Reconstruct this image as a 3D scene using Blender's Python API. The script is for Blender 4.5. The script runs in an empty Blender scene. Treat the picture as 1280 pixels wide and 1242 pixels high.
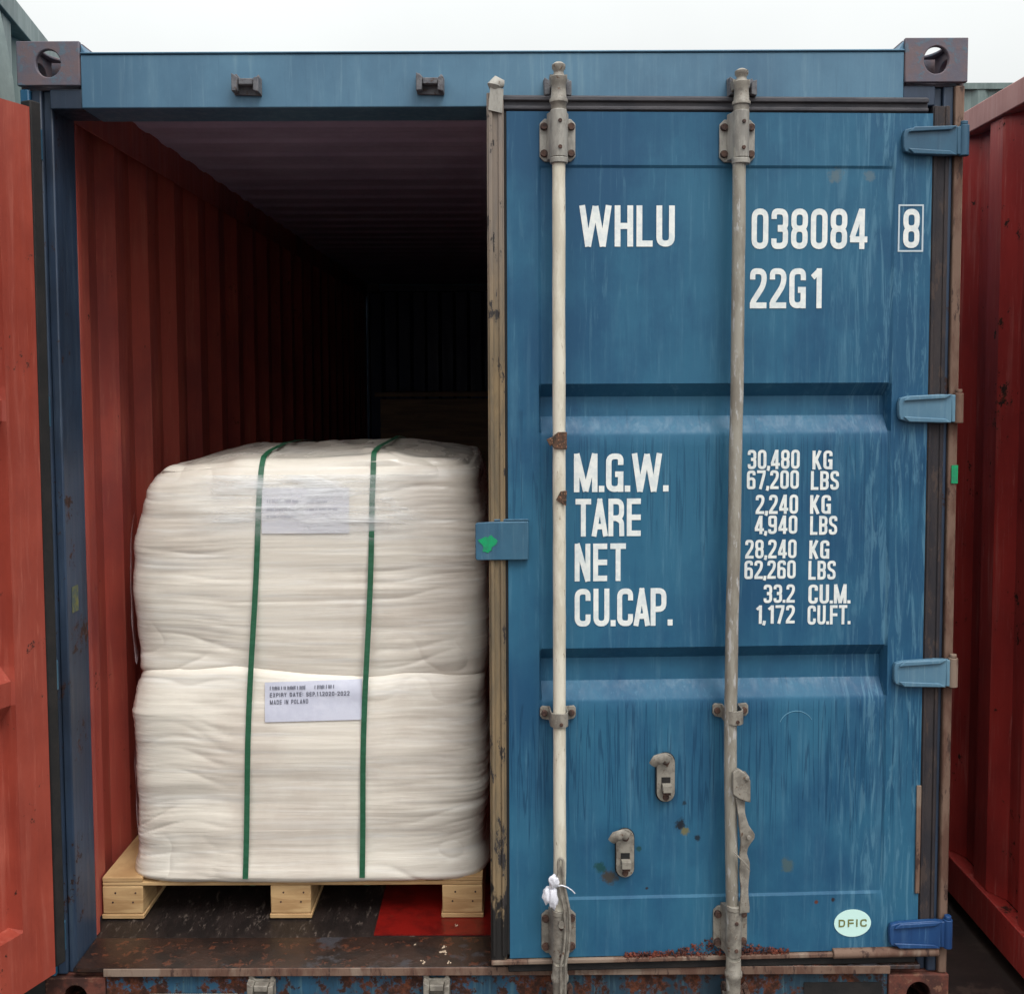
import bpy, bmesh, math, random
from mathutils import Vector, Matrix, noise
from mathutils.bvhtree import BVHTree
random.seed(7)
C = bpy.data.collections.new("scene"); bpy.context.scene.collection.children.link(C)
S = bpy.context.scene
R = math.radians

# ------------------------------------------------------------------ camera
cam = bpy.data.cameras.new("camera"); co = bpy.data.objects.new("camera", cam); C.objects.link(co)
pit, rol, yaw = 0.0573, -0.0040, 0.0002
d = Vector((math.sin(yaw)*math.cos(pit), math.cos(yaw)*math.cos(pit), -math.sin(pit)))
r = Vector((math.cos(yaw), -math.sin(yaw), 0)); u = r.cross(d)
Rv = math.cos(rol)*r + math.sin(rol)*u; Uv = -math.sin(rol)*r + math.cos(rol)*u
M = Matrix((Rv, Uv, -d)).transposed().to_4x4(); M.translation = Vector((0.046, -2.6782, 1.7125))
co.matrix_world = M
cam.sensor_fit = 'HORIZONTAL'; cam.sensor_width = 36; cam.lens = 36.02
cam.shift_x = 0.0; cam.shift_y = -0.0534; cam.clip_start = 0.05; cam.clip_end = 500
S.camera = co

# ------------------------------------------------------------------ world, sun, exposure
W = bpy.data.worlds.new("World"); S.world = W; W.use_nodes = True
nt = W.node_tree; nt.nodes.clear()
sky = nt.nodes.new('ShaderNodeTexSky'); sky.sky_type = 'NISHITA'; sky.sun_disc = False
sky.sun_elevation = R(58); sky.sun_rotation = R(150); sky.dust_density = 5.0; sky.air_density = 1.0
hsv = nt.nodes.new('ShaderNodeHueSaturation'); hsv.inputs['Saturation'].default_value = 0.10
mixw = nt.nodes.new('ShaderNodeMix'); mixw.data_type = 'RGBA'; mixw.inputs[0].default_value = 0.6
mixw.inputs[7].default_value = (8.6, 8.9, 8.8, 1)          # the even cloud cover
bg = nt.nodes.new('ShaderNodeBackground'); bg.inputs['Strength'].default_value = 0.12
wo = nt.nodes.new('ShaderNodeOutputWorld')
nt.links.new(sky.outputs[0], hsv.inputs['Color']); nt.links.new(hsv.outputs[0], mixw.inputs[6])
tcw = nt.nodes.new('ShaderNodeTexCoord'); sx_ = nt.nodes.new('ShaderNodeSeparateXYZ'); mr = nt.nodes.new('ShaderNodeMapRange')
mr.inputs['From Min'].default_value = 0; mr.inputs['From Max'].default_value = 1; mr.inputs['To Min'].default_value = .47; mr.inputs['To Max'].default_value = 1.85   # overcast: zenith brighter than horizon
nt.links.new(tcw.outputs['Generated'], sx_.inputs[0]); nt.links.new(sx_.outputs[2], mr.inputs['Value'])
vm = nt.nodes.new('ShaderNodeVectorMath'); vm.operation = 'SCALE'
cn = nt.nodes.new('ShaderNodeTexNoise'); cn.inputs['Scale'].default_value = 2.2; cn.inputs['Detail'].default_value = 5
cm = nt.nodes.new('ShaderNodeMapRange'); cm.inputs['From Min'].default_value = .3; cm.inputs['From Max'].default_value = .7; cm.inputs['To Min'].default_value = .93; cm.inputs['To Max'].default_value = 1.06
nt.links.new(tcw.outputs['Generated'], cn.inputs['Vector']); nt.links.new(cn.outputs['Fac'], cm.inputs['Value'])
vc = nt.nodes.new('ShaderNodeVectorMath'); vc.operation = 'SCALE'; nt.links.new(mixw.outputs[2], vc.inputs[0]); nt.links.new(cm.outputs[0], vc.inputs['Scale'])
nt.links.new(vc.outputs[0], vm.inputs[0]); nt.links.new(mr.outputs[0], vm.inputs['Scale']); nt.links.new(vm.outputs[0], bg.inputs['Color']); nt.links.new(bg.outputs[0], wo.inputs['Surface'])
sl = bpy.data.lights.new("sun", 'SUN'); sl.energy = 0.9; sl.angle = R(22); sl.color = (1.0, 0.97, 0.92)
so = bpy.data.objects.new("sun", sl); C.objects.link(so)
sd = Vector((math.sin(R(150))*math.cos(R(58)), math.cos(R(150))*math.cos(R(58)), math.sin(R(58))))
so.rotation_euler = sd.to_track_quat('Z', 'Y').to_euler()
S.view_settings.view_transform = 'Standard'; S.view_settings.look = 'None'
S.view_settings.exposure = 0.45; S.view_settings.gamma = 1
S.render.engine = 'CYCLES'; S.cycles.max_bounces = 8; S.cycles.diffuse_bounces = 5

# ------------------------------------------------------------------ materials
def srgb(r, g, b):
    f = lambda c: (c/255/12.92) if c/255 <= .04045 else ((c/255+.055)/1.055)**2.4
    return (f(r), f(g), f(b), 1)
class N:
    def __init__(s, name):
        s.m = bpy.data.materials.new(name); s.m.use_nodes = True; s.t = s.m.node_tree
        s.b = s.t.nodes['Principled BSDF']; s.tc = s.t.nodes.new('ShaderNodeTexCoord')
        s.obj = s.tc.outputs['Object']
    def new(s, k): return s.t.nodes.new('ShaderNode'+k)
    def lk(s, a, b): s.t.links.new(a, b)
    def noise(s, scale=(1,1,1), sc=5, det=6, rough=.6, off=(0,0,0), dist=0):
        m = s.new('Mapping'); m.inputs['Scale'].default_value = scale; m.inputs['Location'].default_value = off
        s.lk(s.obj, m.inputs['Vector']); n = s.new('TexNoise')
        n.inputs['Scale'].default_value = sc; n.inputs['Detail'].default_value = det
        n.inputs['Roughness'].default_value = rough; n.inputs['Distortion'].default_value = dist
        s.lk(m.outputs[0], n.inputs['Vector']); return n.outputs['Fac']
    def ramp(s, f, a, b, va=0.0, vb=1.0):
        n = s.new('MapRange'); n.interpolation_type = 'SMOOTHSTEP'
        n.inputs['From Min'].default_value = a; n.inputs['From Max'].default_value = b
        n.inputs['To Min'].default_value = va; n.inputs['To Max'].default_value = vb
        s.lk(f, n.inputs['Value']); return n.outputs[0]
    def math(s, op, a, b=None):
        n = s.new('Math'); n.operation = op
        for i, v in enumerate((a, b)):
            if v is None: continue
            if isinstance(v, (int, float)): n.inputs[i].default_value = v
            else: s.lk(v, n.inputs[i])
        return n.outputs[0]
    def mix(s, f, a, b, mode='MIX'):
        n = s.new('Mix'); n.data_type = 'RGBA'; n.blend_type = mode
        if isinstance(f, (int, float)): n.inputs[0].default_value = f
        else: s.lk(f, n.inputs[0])
        for i, v in ((6, a), (7, b)):
            if isinstance(v, tuple): n.inputs[i].default_value = v
            else: s.lk(v, n.inputs[i])
        return n.outputs[2]
    def sep(s):
        n = s.new('SeparateXYZ'); s.lk(s.obj, n.inputs[0]); return n.outputs
    def bump(s, h, strength=.3, dist=.01):
        n = s.new('Bump'); n.inputs['Strength'].default_value = strength; n.inputs['Distance'].default_value = dist
        s.lk(h, n.inputs['Height']); s.lk(n.outputs[0], s.b.inputs['Normal'])
    def fin(s, col, rough=.5, metal=0.0, spec=.5):
        if isinstance(col, tuple): s.b.inputs['Base Color'].default_value = col
        else: s.lk(col, s.b.inputs['Base Color'])
        if isinstance(rough, (int, float)): s.b.inputs['Roughness'].default_value = rough
        else: s.lk(rough, s.b.inputs['Roughness'])
        s.b.inputs['Metallic'].default_value = metal; s.b.inputs['Specular IOR Level'].default_value = spec
        return s.m
RUST = srgb(98, 52, 30); RUSTD = srgb(48, 28, 22); GRIME = srgb(38, 34, 32)

def paint(name, base, light, dark, rust=.60, streak=1.0, spots=(), drips=False, rough=.45, spec=.4):
    n = N(name)
    st = n.noise((42, 42, 2.2), 1, 8, .65, dist=.3)
    st2 = n.noise((85, 85, 5.0), 1, 6, .7, (3, 1, 5), dist=.5)
    bl = n.noise((1, 1, .7), 3.2, 7, .62, (7, 2, 1))
    fine = n.noise((1, 1, 1), 60, 5, .7)
    col = n.mix(n.ramp(bl, .35, .68, 0, .8), base, dark)
    col = n.mix(n.math('MULTIPLY', n.ramp(st, .52, .72, 0, .62*streak), n.ramp(bl, .3, .6, 1, .35)), col, light)
    col = n.mix(n.ramp(st2, .56, .70, 0, .35*streak), col, light)
    col = n.mix(n.ramp(st2, .44, .30, 0, .40*streak), col, dark)
    x, y, z = n.sep()
    if drips:
        for (z0, z1, sd_) in ((.50, .87, 0), (1.28, 1.57, 9), (.895, .93, 4), (1.60, 1.64, 6)):
            dn = n.noise((52, 0, 1.5), 1, 3, .5, (sd_+.5, 0, sd_), dist=.25)
            line = n.math('MULTIPLY', n.ramp(dn, .47, .49), n.ramp(dn, .53, .51))
            ln = n.noise((22, 0, .3), 1, 2, .5, (sd_, 0, 2))
            zz = n.math('ADD', z, n.math('MULTIPLY', n.math('SUBTRACT', ln, .5), .5))
            gate = n.math('MULTIPLY', n.ramp(zz, z0, z0+.12), n.ramp(z, z1+.01, z1-.005))
            col = n.mix(n.math('MULTIPLY', n.math('MULTIPLY', line, gate), .55 if z1 < .9 else .4), col, srgb(16, 54, 84))
        # chalky runs on the hinge side
        ch = n.noise((55, 1, 5), 1, 7, .7, (1, 0, 3), dist=.8)
        g = n.ramp(x, -.42, -.16)
        col = n.mix(n.math('MULTIPLY', n.ramp(ch, .50, .62, 0, .45), g), col, light)
    rn = n.noise((1, 1, .8), 9, 9, .72, (11, 5, 2)); rn2 = n.noise((1, 1, 1), 38, 6, .75, (4, 4, 4))
    rf = n.math('ADD', n.math('MULTIPLY', rn, .6), n.math('MULTIPLY', rn2, .4))
    rm = n.ramp(rf, rust, rust+.04)
    for (sx, sz, sr, c) in spots:
        dx = n.math('SUBTRACT', x, sx); dz = n.math('SUBTRACT', z, sz)
        dd = n.math('SQRT', n.math('ADD', n.math('MULTIPLY', dx, dx), n.math('MULTIPLY', dz, dz)))
        dd = n.math('ADD', dd, n.math('MULTIPLY', n.math('SUBTRACT', rn2, .5), sr*2.6))
        col = n.mix(n.ramp(dd, sr, sr*.45, 0, .9), col, c)
    rc = n.mix(n.ramp(rn2, .4, .6), RUST, RUSTD)
    col = n.mix(rm, col, rc)
    n.bump(n.math('ADD', n.math('MULTIPLY', fine, .5), n.math('MULTIPLY', rm, .8)), .25, .002)
    rg = n.math('ADD', n.ramp(st, .3, .7, rough-.12, rough+.12), n.math('MULTIPLY', rm, .3))
    return n.fin(col, rg, spec=spec)

def grimy(name, cols, scale=(1,1,1), sc=8, rough=.75, bump=.5, metal=0.0, thr=(.42, .6), thr2=(.55, .62)):
    n = N(name)
    a = n.noise(scale, sc, 9, .7); b = n.noise(scale, sc*2.7, 7, .7, (5, 3, 1)); c = n.noise(scale, sc*.45, 5, .6, (2, 8, 4))
    col = n.mix(n.ramp(a, *thr), cols[0], cols[1])
    if len(cols) > 2: col = n.mix(n.ramp(b, *thr2), col, cols[2])
    if len(cols) > 3: col = n.mix(n.ramp(c, .55, .62), col, cols[3])
    n.bump(n.math('ADD', a, b), bump, .004)
    return n.fin(col, rough, metal)

BL = dict(base=srgb(48, 100, 128), light=srgb(96, 140, 162), dark=srgb(28, 70, 104))
M_blue_door = paint('blue_door_paint', **BL, rust=.655, drips=True, streak=.65, rough=.5, spec=.28,
    spots=[(-.709, .542, .020, srgb(30, 26, 26)), (-.699, .525, .014, srgb(110, 104, 70)), (-.899, .405, .024, srgb(66, 58, 48)), (-.925, .43, .018, srgb(30, 70, 70)),
           (-.665, .505, .010, srgb(30, 36, 44)), (-.42, .427, .022, srgb(72, 92, 96)), (-.30, .33, .008, RUSTD), (-.345, .325, .007, RUST),
           (-.80, .37, .006, RUSTD), (-.82, .48, .010, srgb(36, 70, 70)), (-.32, 2.245, .022, srgb(88, 108, 118)), (-.23, 2.240, .016, srgb(84, 108, 122)),
           (-.70, .60, .009, srgb(34, 50, 62))])
M_header_veil = paint('veil_blue_header_paint', srgb(84, 122, 146), srgb(122, 152, 166), srgb(62, 96, 122), rust=.66, streak=.7)  # lens veil over the header put into a paler, greyer blue
M_blue = paint('blue_frame_paint', **BL, rust=.62)
M_blue_dk = paint('dark_blue_frame_paint', srgb(52, 68, 90), srgb(84, 98, 112), srgb(38, 46, 60), rust=.57)
M_sill = paint('chipped_blue_sill_paint', srgb(40, 84, 112), srgb(92, 124, 130), srgb(34, 40, 42), rust=.49, streak=1.4, rough=.6)
M_red_in = paint('red_oxide_paint', srgb(170, 78, 66), srgb(192, 120, 98), srgb(126, 60, 58), rust=.60, streak=.9)
M_roof_in = paint('veil_mauve_ceiling_paint', srgb(196, 180, 208), srgb(206, 194, 216), srgb(174, 158, 188), rust=.70, streak=.3)  # pale lens veil under the roof put into the ceiling colour
M_end_in = paint('shade_navy_end_paint', srgb(44, 54, 92), srgb(54, 64, 100), srgb(34, 42, 78), rust=.72)  # darkness of the far interior put into the end wall's navy
M_red_door = paint('orange_red_paint', srgb(164, 74, 58), srgb(192, 116, 98), srgb(128, 52, 42), rust=.59, streak=.9)
M_red_nb = paint('dark_red_paint', srgb(176, 56, 50), srgb(200, 126, 116), srgb(132, 42, 40), rust=.585, streak=1.0)
M_rail_nb = paint('sky_sheen_pink_rail_paint', srgb(172, 118, 112), srgb(200, 168, 164), srgb(140, 84, 80), rust=.68)  # sky reflection on the neighbour's top rail put into its paler pink
M_green_nb = paint('grey_green_paint', srgb(108, 124, 122), srgb(150, 160, 154), srgb(84, 98, 98), rust=.68)
M_casting = grimy('casting_steel', [srgb(92, 88, 100), srgb(104, 88, 92), srgb(84, 98, 112)], sc=14, rough=.7, bump=.3)
M_casting_rust = grimy('rusty_casting_steel', [srgb(104, 56, 44), srgb(66, 38, 32), srgb(120, 84, 66)], sc=14, rough=.8)
M_galv = grimy('worn_galvanised_steel', [srgb(156, 152, 144), srgb(128, 124, 118), srgb(100, 78, 62)], scale=(1,1,.35), sc=26, rough=.55, bump=.25, thr2=(.62, .68))
M_galv2 = grimy('tan_galvanised_steel', [srgb(140, 134, 124), srgb(112, 106, 98), srgb(92, 68, 52)], sc=30, rough=.55, bump=.2, thr2=(.58, .66))
M_keep = grimy('dark_grey_keeper_steel', [srgb(104, 104, 108), srgb(82, 82, 88), srgb(72, 60, 56)], sc=30, rough=.7)
M_bolt = grimy('rusty_bolt_steel', [srgb(84, 60, 50), srgb(50, 36, 34)], sc=60, rough=.8)
M_barwhite = grimy('white_painted_bar', [srgb(216, 210, 194), srgb(196, 188, 170), srgb(128, 104, 80)], scale=(1,1,.22), sc=30, rough=.45, bump=.2, thr2=(.62, .68))
M_barbeige = grimy('beige_galvanised_bar', [srgb(150, 145, 134), srgb(130, 123, 112), srgb(176, 173, 170)], scale=(1,1,.22), sc=30, rough=.45, bump=.2)
M_barbare = grimy('bare_metal_upper_bar', [srgb(150, 146, 136), srgb(128, 122, 112), srgb(110, 84, 64)], scale=(1,1,.3), sc=30, rough=.5, bump=.2, thr2=(.64,.7))
def gasketmat():
    n = N('perished_rubber'); a = n.noise((2, 1, .35), 12, 8, .7, dist=.4); b = n.noise((1.6, 1, .5), 14, 8, .75, (5, 3, 1)); c = n.noise((1, 1, .6), 4, 6, .7, (1, 1, 6))
    x, y, z = n.sep()
    col = n.mix(n.ramp(a, .38, .62), srgb(132, 112, 84), srgb(104, 92, 74))
    col = n.mix(n.ramp(z, 1.7, 2.3, 0, .6), col, srgb(128, 120, 118))
    low = n.math('ADD', b, n.ramp(z, .30, 1.15, .07, 0)); col = n.mix(n.ramp(low, .585, .615), col, srgb(50, 46, 46))
    low = n.math('ADD', c, n.ramp(z, .25, .62, .16, 0)); col = n.mix(n.ramp(low, .62, .66), col, srgb(28, 25, 24))
    n.bump(n.math('ADD', a, b), .6, .004); return n.fin(col, .85)
M_gasket = gasketmat()
M_gasket_dk = grimy('dark_rubber', [srgb(52, 45, 46), srgb(36, 34, 40), srgb(66, 54, 50)], scale=(1,1,.4), sc=12, rough=.8)
M_gasket_top = grimy('grey_rubber', [srgb(74, 72, 76), srgb(58, 58, 64)], scale=(.3,1,1), sc=18, rough=.8)
M_black = grimy('black_rubber', [srgb(20, 19, 20), srgb(32, 28, 27)], sc=12, rough=.85)
M_postrust = grimy('rusty_tan_post_edge', [srgb(116, 92, 78), srgb(92, 64, 52), srgb(64, 44, 38), srgb(134, 116, 102)], scale=(1,1,.3), sc=16, rough=.8)
M_rustsill = grimy('rusty_wet_steel', [srgb(54, 38, 32), srgb(36, 28, 26), srgb(86, 50, 36), srgb(62, 60, 64)], sc=12, rough=.25)
M_floor = grimy('dirty_dark_floor', [srgb(26, 20, 19), srgb(38, 30, 28), srgb(84, 74, 68)], scale=(1.6, .5, 1), sc=16, rough=.5, thr2=(.56, .66))
M_redfloor = grimy('bright_red_floor_paint', [srgb(122, 22, 18), srgb(92, 18, 16), srgb(112, 48, 36)], sc=10, rough=.28, bump=.15, thr2=(.62, .68))
M_ground = grimy('wet_dark_ground', [srgb(52, 40, 36), srgb(38, 29, 27), srgb(66, 52, 46)], sc=5, rough=.5)
M_hinge = paint('light_blue_hinge_paint', srgb(104, 140, 158), srgb(140, 166, 176), srgb(70, 108, 134), rust=.62)
M_hinge_dk = paint('slate_blue_hinge_paint', srgb(58, 100, 124), srgb(94, 126, 142), srgb(44, 72, 96), rust=.64)
M_hinge_br = paint('bright_blue_hinge_paint', srgb(34, 74, 122), srgb(84, 124, 164), srgb(22, 50, 94), rust=.68)
M_white = grimy('white_lettering_vinyl', [srgb(232, 234, 230), srgb(214, 220, 220)], sc=40, rough=.5, bump=.05)
M_frame8 = N('pale_grey_lettering').fin(srgb(186, 200, 208), .5)
M_green = grimy('green_paint_mark', [srgb(10, 150, 96), srgb(30, 130, 92)], sc=40, rough=.4, bump=.1)
M_yel = grimy('faded_yellow_mark', [srgb(110, 110, 60), srgb(70, 84, 80)], sc=40, rough=.6, bump=.1)
M_stick = N('pale_cyan_vinyl').fin(srgb(206, 240, 232), .35)
M_gold = N('gold_lettering').fin(srgb(116, 120, 70), .5)
M_tape = grimy('torn_brown_tape', [srgb(88, 58, 40), srgb(44, 36, 28), srgb(150, 104, 76)], sc=50, rough=.6)
M_tag = grimy('white_plastic', [srgb(228, 228, 236), srgb(200, 200, 208)], sc=40, rough=.4, bump=.2)
M_strap = grimy('green_polyester_strap', [srgb(34, 88, 62), srgb(46, 100, 74)], scale=(1, 1, 3), sc=30, rough=.35, bump=.1)
M_paper = grimy('white_paper', [srgb(206, 208, 222), srgb(196, 198, 214)], sc=12, rough=.3, bump=.1)
M_ink = N('grey_print').fin(srgb(96, 98, 112), .6)
M_tarp = grimy('pale_grey_tarpaulin', [srgb(138, 150, 146), srgb(122, 134, 132)], sc=4, rough=.6)
def wood(name, a, b):
    n = N(name); g = n.noise((3, 3, 30), 1.2, 6, .6, dist=.8); f = n.noise((8, 8, 8), 3, 6, .7)
    col = n.mix(n.ramp(g, .35, .65), a, b); col = n.mix(n.ramp(f, .6, .8, 0, .5), col, srgb(120, 88, 56))
    n.bump(g, .3, .002); return n.fin(col, .75)
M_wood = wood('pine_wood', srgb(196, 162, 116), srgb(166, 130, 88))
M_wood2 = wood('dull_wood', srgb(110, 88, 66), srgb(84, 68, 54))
def bagmat():
    n = N('woven_bag_under_film')
    a = n.noise((3, 3, 60), 1, 6, .6, dist=.4); b = n.noise((1, 1, 1), 3, 5, .6); w = n.noise((1, 1, 1), 240, 2, .5)
    f = n.noise((1.5, 1.5, 26), 1.5, 6, .65, (3, 1, 2), dist=.5)
    col = n.mix(n.ramp(b, .4, .65), srgb(226, 218, 205), srgb(210, 199, 186))
    col = n.mix(n.ramp(f, .45, .75, 0, .45), col, srgb(234, 234, 232))
    n.bump(n.math('ADD', n.math('MULTIPLY', a, .7), n.math('ADD', n.math('MULTIPLY', f, .5), n.math('MULTIPLY', w, .03))), .28, .007)
    m = n.fin(col, .55)
    # the film is stretched tight over the sacks: a glossy second surface with its own wrinkles
    n.b.inputs['Coat Weight'].default_value = 1.0
    g1 = n.noise((2.2, 2.2, 22), 1.3, 5, .6, (9, 1, 4), dist=.5); g2 = n.noise((3, 3, 90), 1.0, 4, .6, (1, 1, 2), dist=.3)
    bp = n.new('Bump'); bp.inputs['Strength'].default_value = .5; bp.inputs['Distance'].default_value = .02
    n.lk(n.math('ADD', g1, n.math('MULTIPLY', g2, .25)), bp.inputs['Height']); n.lk(bp.outputs[0], n.b.inputs['Coat Normal'])
    n.lk(n.ramp(g1, .3, .7, .12, .38), n.b.inputs['Coat Roughness'])
    return m
M_bag = bagmat()
def filmmat():
    n = N('clear_stretch_film'); m = n.m
    n.b.inputs['Base Color'].default_value = srgb(214, 196, 204); n.b.inputs['Roughness'].default_value = .25
    f = n.noise((2, 2, 40), 1.5, 5, .6, dist=.5); n.bump(f, .6, .006)
    n.lk(n.ramp(f, .35, .65, .35, .62), n.b.inputs['Alpha'])
    return m
M_film = filmmat()

# ------------------------------------------------------------------ mesh helpers
class MB:
    def __init__(s): s.v = []; s.f = []; s.mi = []
    def add(s, vs, fs, mi=0):
        o = len(s.v); s.v += [tuple(v) for v in vs]; s.f += [tuple(i+o for i in f) for f in fs]; s.mi += [mi]*len(fs); return s
    def box(s, x0, x1, y0, y1, z0, z1, mi=0):
        v = [(x, y, z) for z in (z0, z1) for y in (y0, y1) for x in (x0, x1)]
        return s.add(v, [(0,2,3,1),(4,5,7,6),(0,1,5,4),(2,6,7,3),(0,4,6,2),(1,3,7,5)], mi)
    def cyl(s, a, b, r0, r1=None, n=20, mi=0):
        r1 = r0 if r1 is None else r1; a, b = Vector(a), Vector(b); w = (b-a).normalized()
        t = w.orthogonal().normalized(); q = w.cross(t)
        vs = [a+r0*(math.cos(k*2*math.pi/n)*t+math.sin(k*2*math.pi/n)*q) for k in range(n)] + \
             [b+r1*(math.cos(k*2*math.pi/n)*t+math.sin(k*2*math.pi/n)*q) for k in range(n)]
        return s.add(vs, [(k, (k+1)%n, n+(k+1)%n, n+k) for k in range(n)] + [tuple(range(n))[::-1], tuple(range(n, 2*n))], mi)
    def tube(s, pts, rad, n=12, mi=0, flat=1.0, closed=False):
        P = [Vector(p) for p in pts]; rad = rad if isinstance(rad, list) else [rad]*len(P); vs = []; m = len(P)
        for i, p in enumerate(P):
            w = ((P[(i+1)%m] if closed else P[min(i+1, m-1)]) - (P[i-1] if closed else P[max(i-1, 0)])).normalized()
            q = Vector((0, -1, 0)); q = (q-w*q.dot(w)); q = q.normalized() if q.length > .01 else w.orthogonal().normalized(); t = q.cross(w)
            vs += [p+rad[i]*(math.cos(k*2*math.pi/n)*t+flat*math.sin(k*2*math.pi/n)*q) for k in range(n)]
        fs = [(i*n+k, i*n+(k+1)%n, ((i+1)%m)*n+(k+1)%n, ((i+1)%m)*n+k) for i in range(m if closed else m-1) for k in range(n)]
        if not closed: fs += [tuple(range(n))[::-1], tuple(range((m-1)*n, m*n))]
        return s.add(vs, fs, mi)
    def prism(s, poly, y0, y1, mi=0):          # poly in (x,z), extruded along y
        n = len(poly); vs = [(x, y0, z) for x, z in poly]+[(x, y1, z) for x, z in poly]
        a = sum(poly[i][0]*poly[(i+1)%n][1]-poly[(i+1)%n][0]*poly[i][1] for i in range(n))
        fs = [tuple(range(n)), tuple(range(2*n-1, n-1, -1))]+[(k, k+n, (k+1)%n+n, (k+1)%n) for k in range(n)]
        if a < 0: fs = [f[::-1] for f in fs]
        return s.add(vs, fs, mi)
    def build(s, name, mats, parent=None, bev=0, smooth=False, seg=2, loc=None):
        me = bpy.data.meshes.new(name); me.from_pydata(s.v, [], s.f)
        mats = mats if isinstance(mats, (list, tuple)) else [mats]
        for m in mats: me.materials.append(m)
        me.polygons.foreach_set('material_index', s.mi)
        if smooth: me.polygons.foreach_set('use_smooth', [True]*len(me.polygons))
        me.update(); o = bpy.data.objects.new(name, me); C.objects.link(o)
        if parent: o.parent = parent
        if loc: o.location = loc
        if bev:
            b = o.modifiers.new('bevel', 'BEVEL'); b.width = bev; b.segments = seg; b.limit_method = 'ANGLE'; b.angle_limit = R(35)
            b.harden_normals = False
            if not smooth:
                me.polygons.foreach_set('use_smooth', [True]*len(me.polygons)); me.set_sharp_from_angle(angle=R(40))
        elif smooth: me.set_sharp_from_angle(angle=R(50))
        return o
def tag(o, label=None, cat=None, group=None, kind=None):
    for k, v in (('label', label), ('category', cat), ('group', group), ('kind', kind)):
        if v: o[k] = v
    return o
def empty(name, loc=(0,0,0), rz=0, parent=None):
    o = bpy.data.objects.new(name, None); C.objects.link(o); o.location = loc; o.rotation_euler = (0, 0, rz)
    o.empty_display_size = .1
    if parent: o.parent = parent
    return o
def copy_tree(o, parent=None):
    c = o.copy(); C.objects.link(c); c.parent = parent
    for ch in list(o.children): copy_tree(ch, c)
    return c

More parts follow.
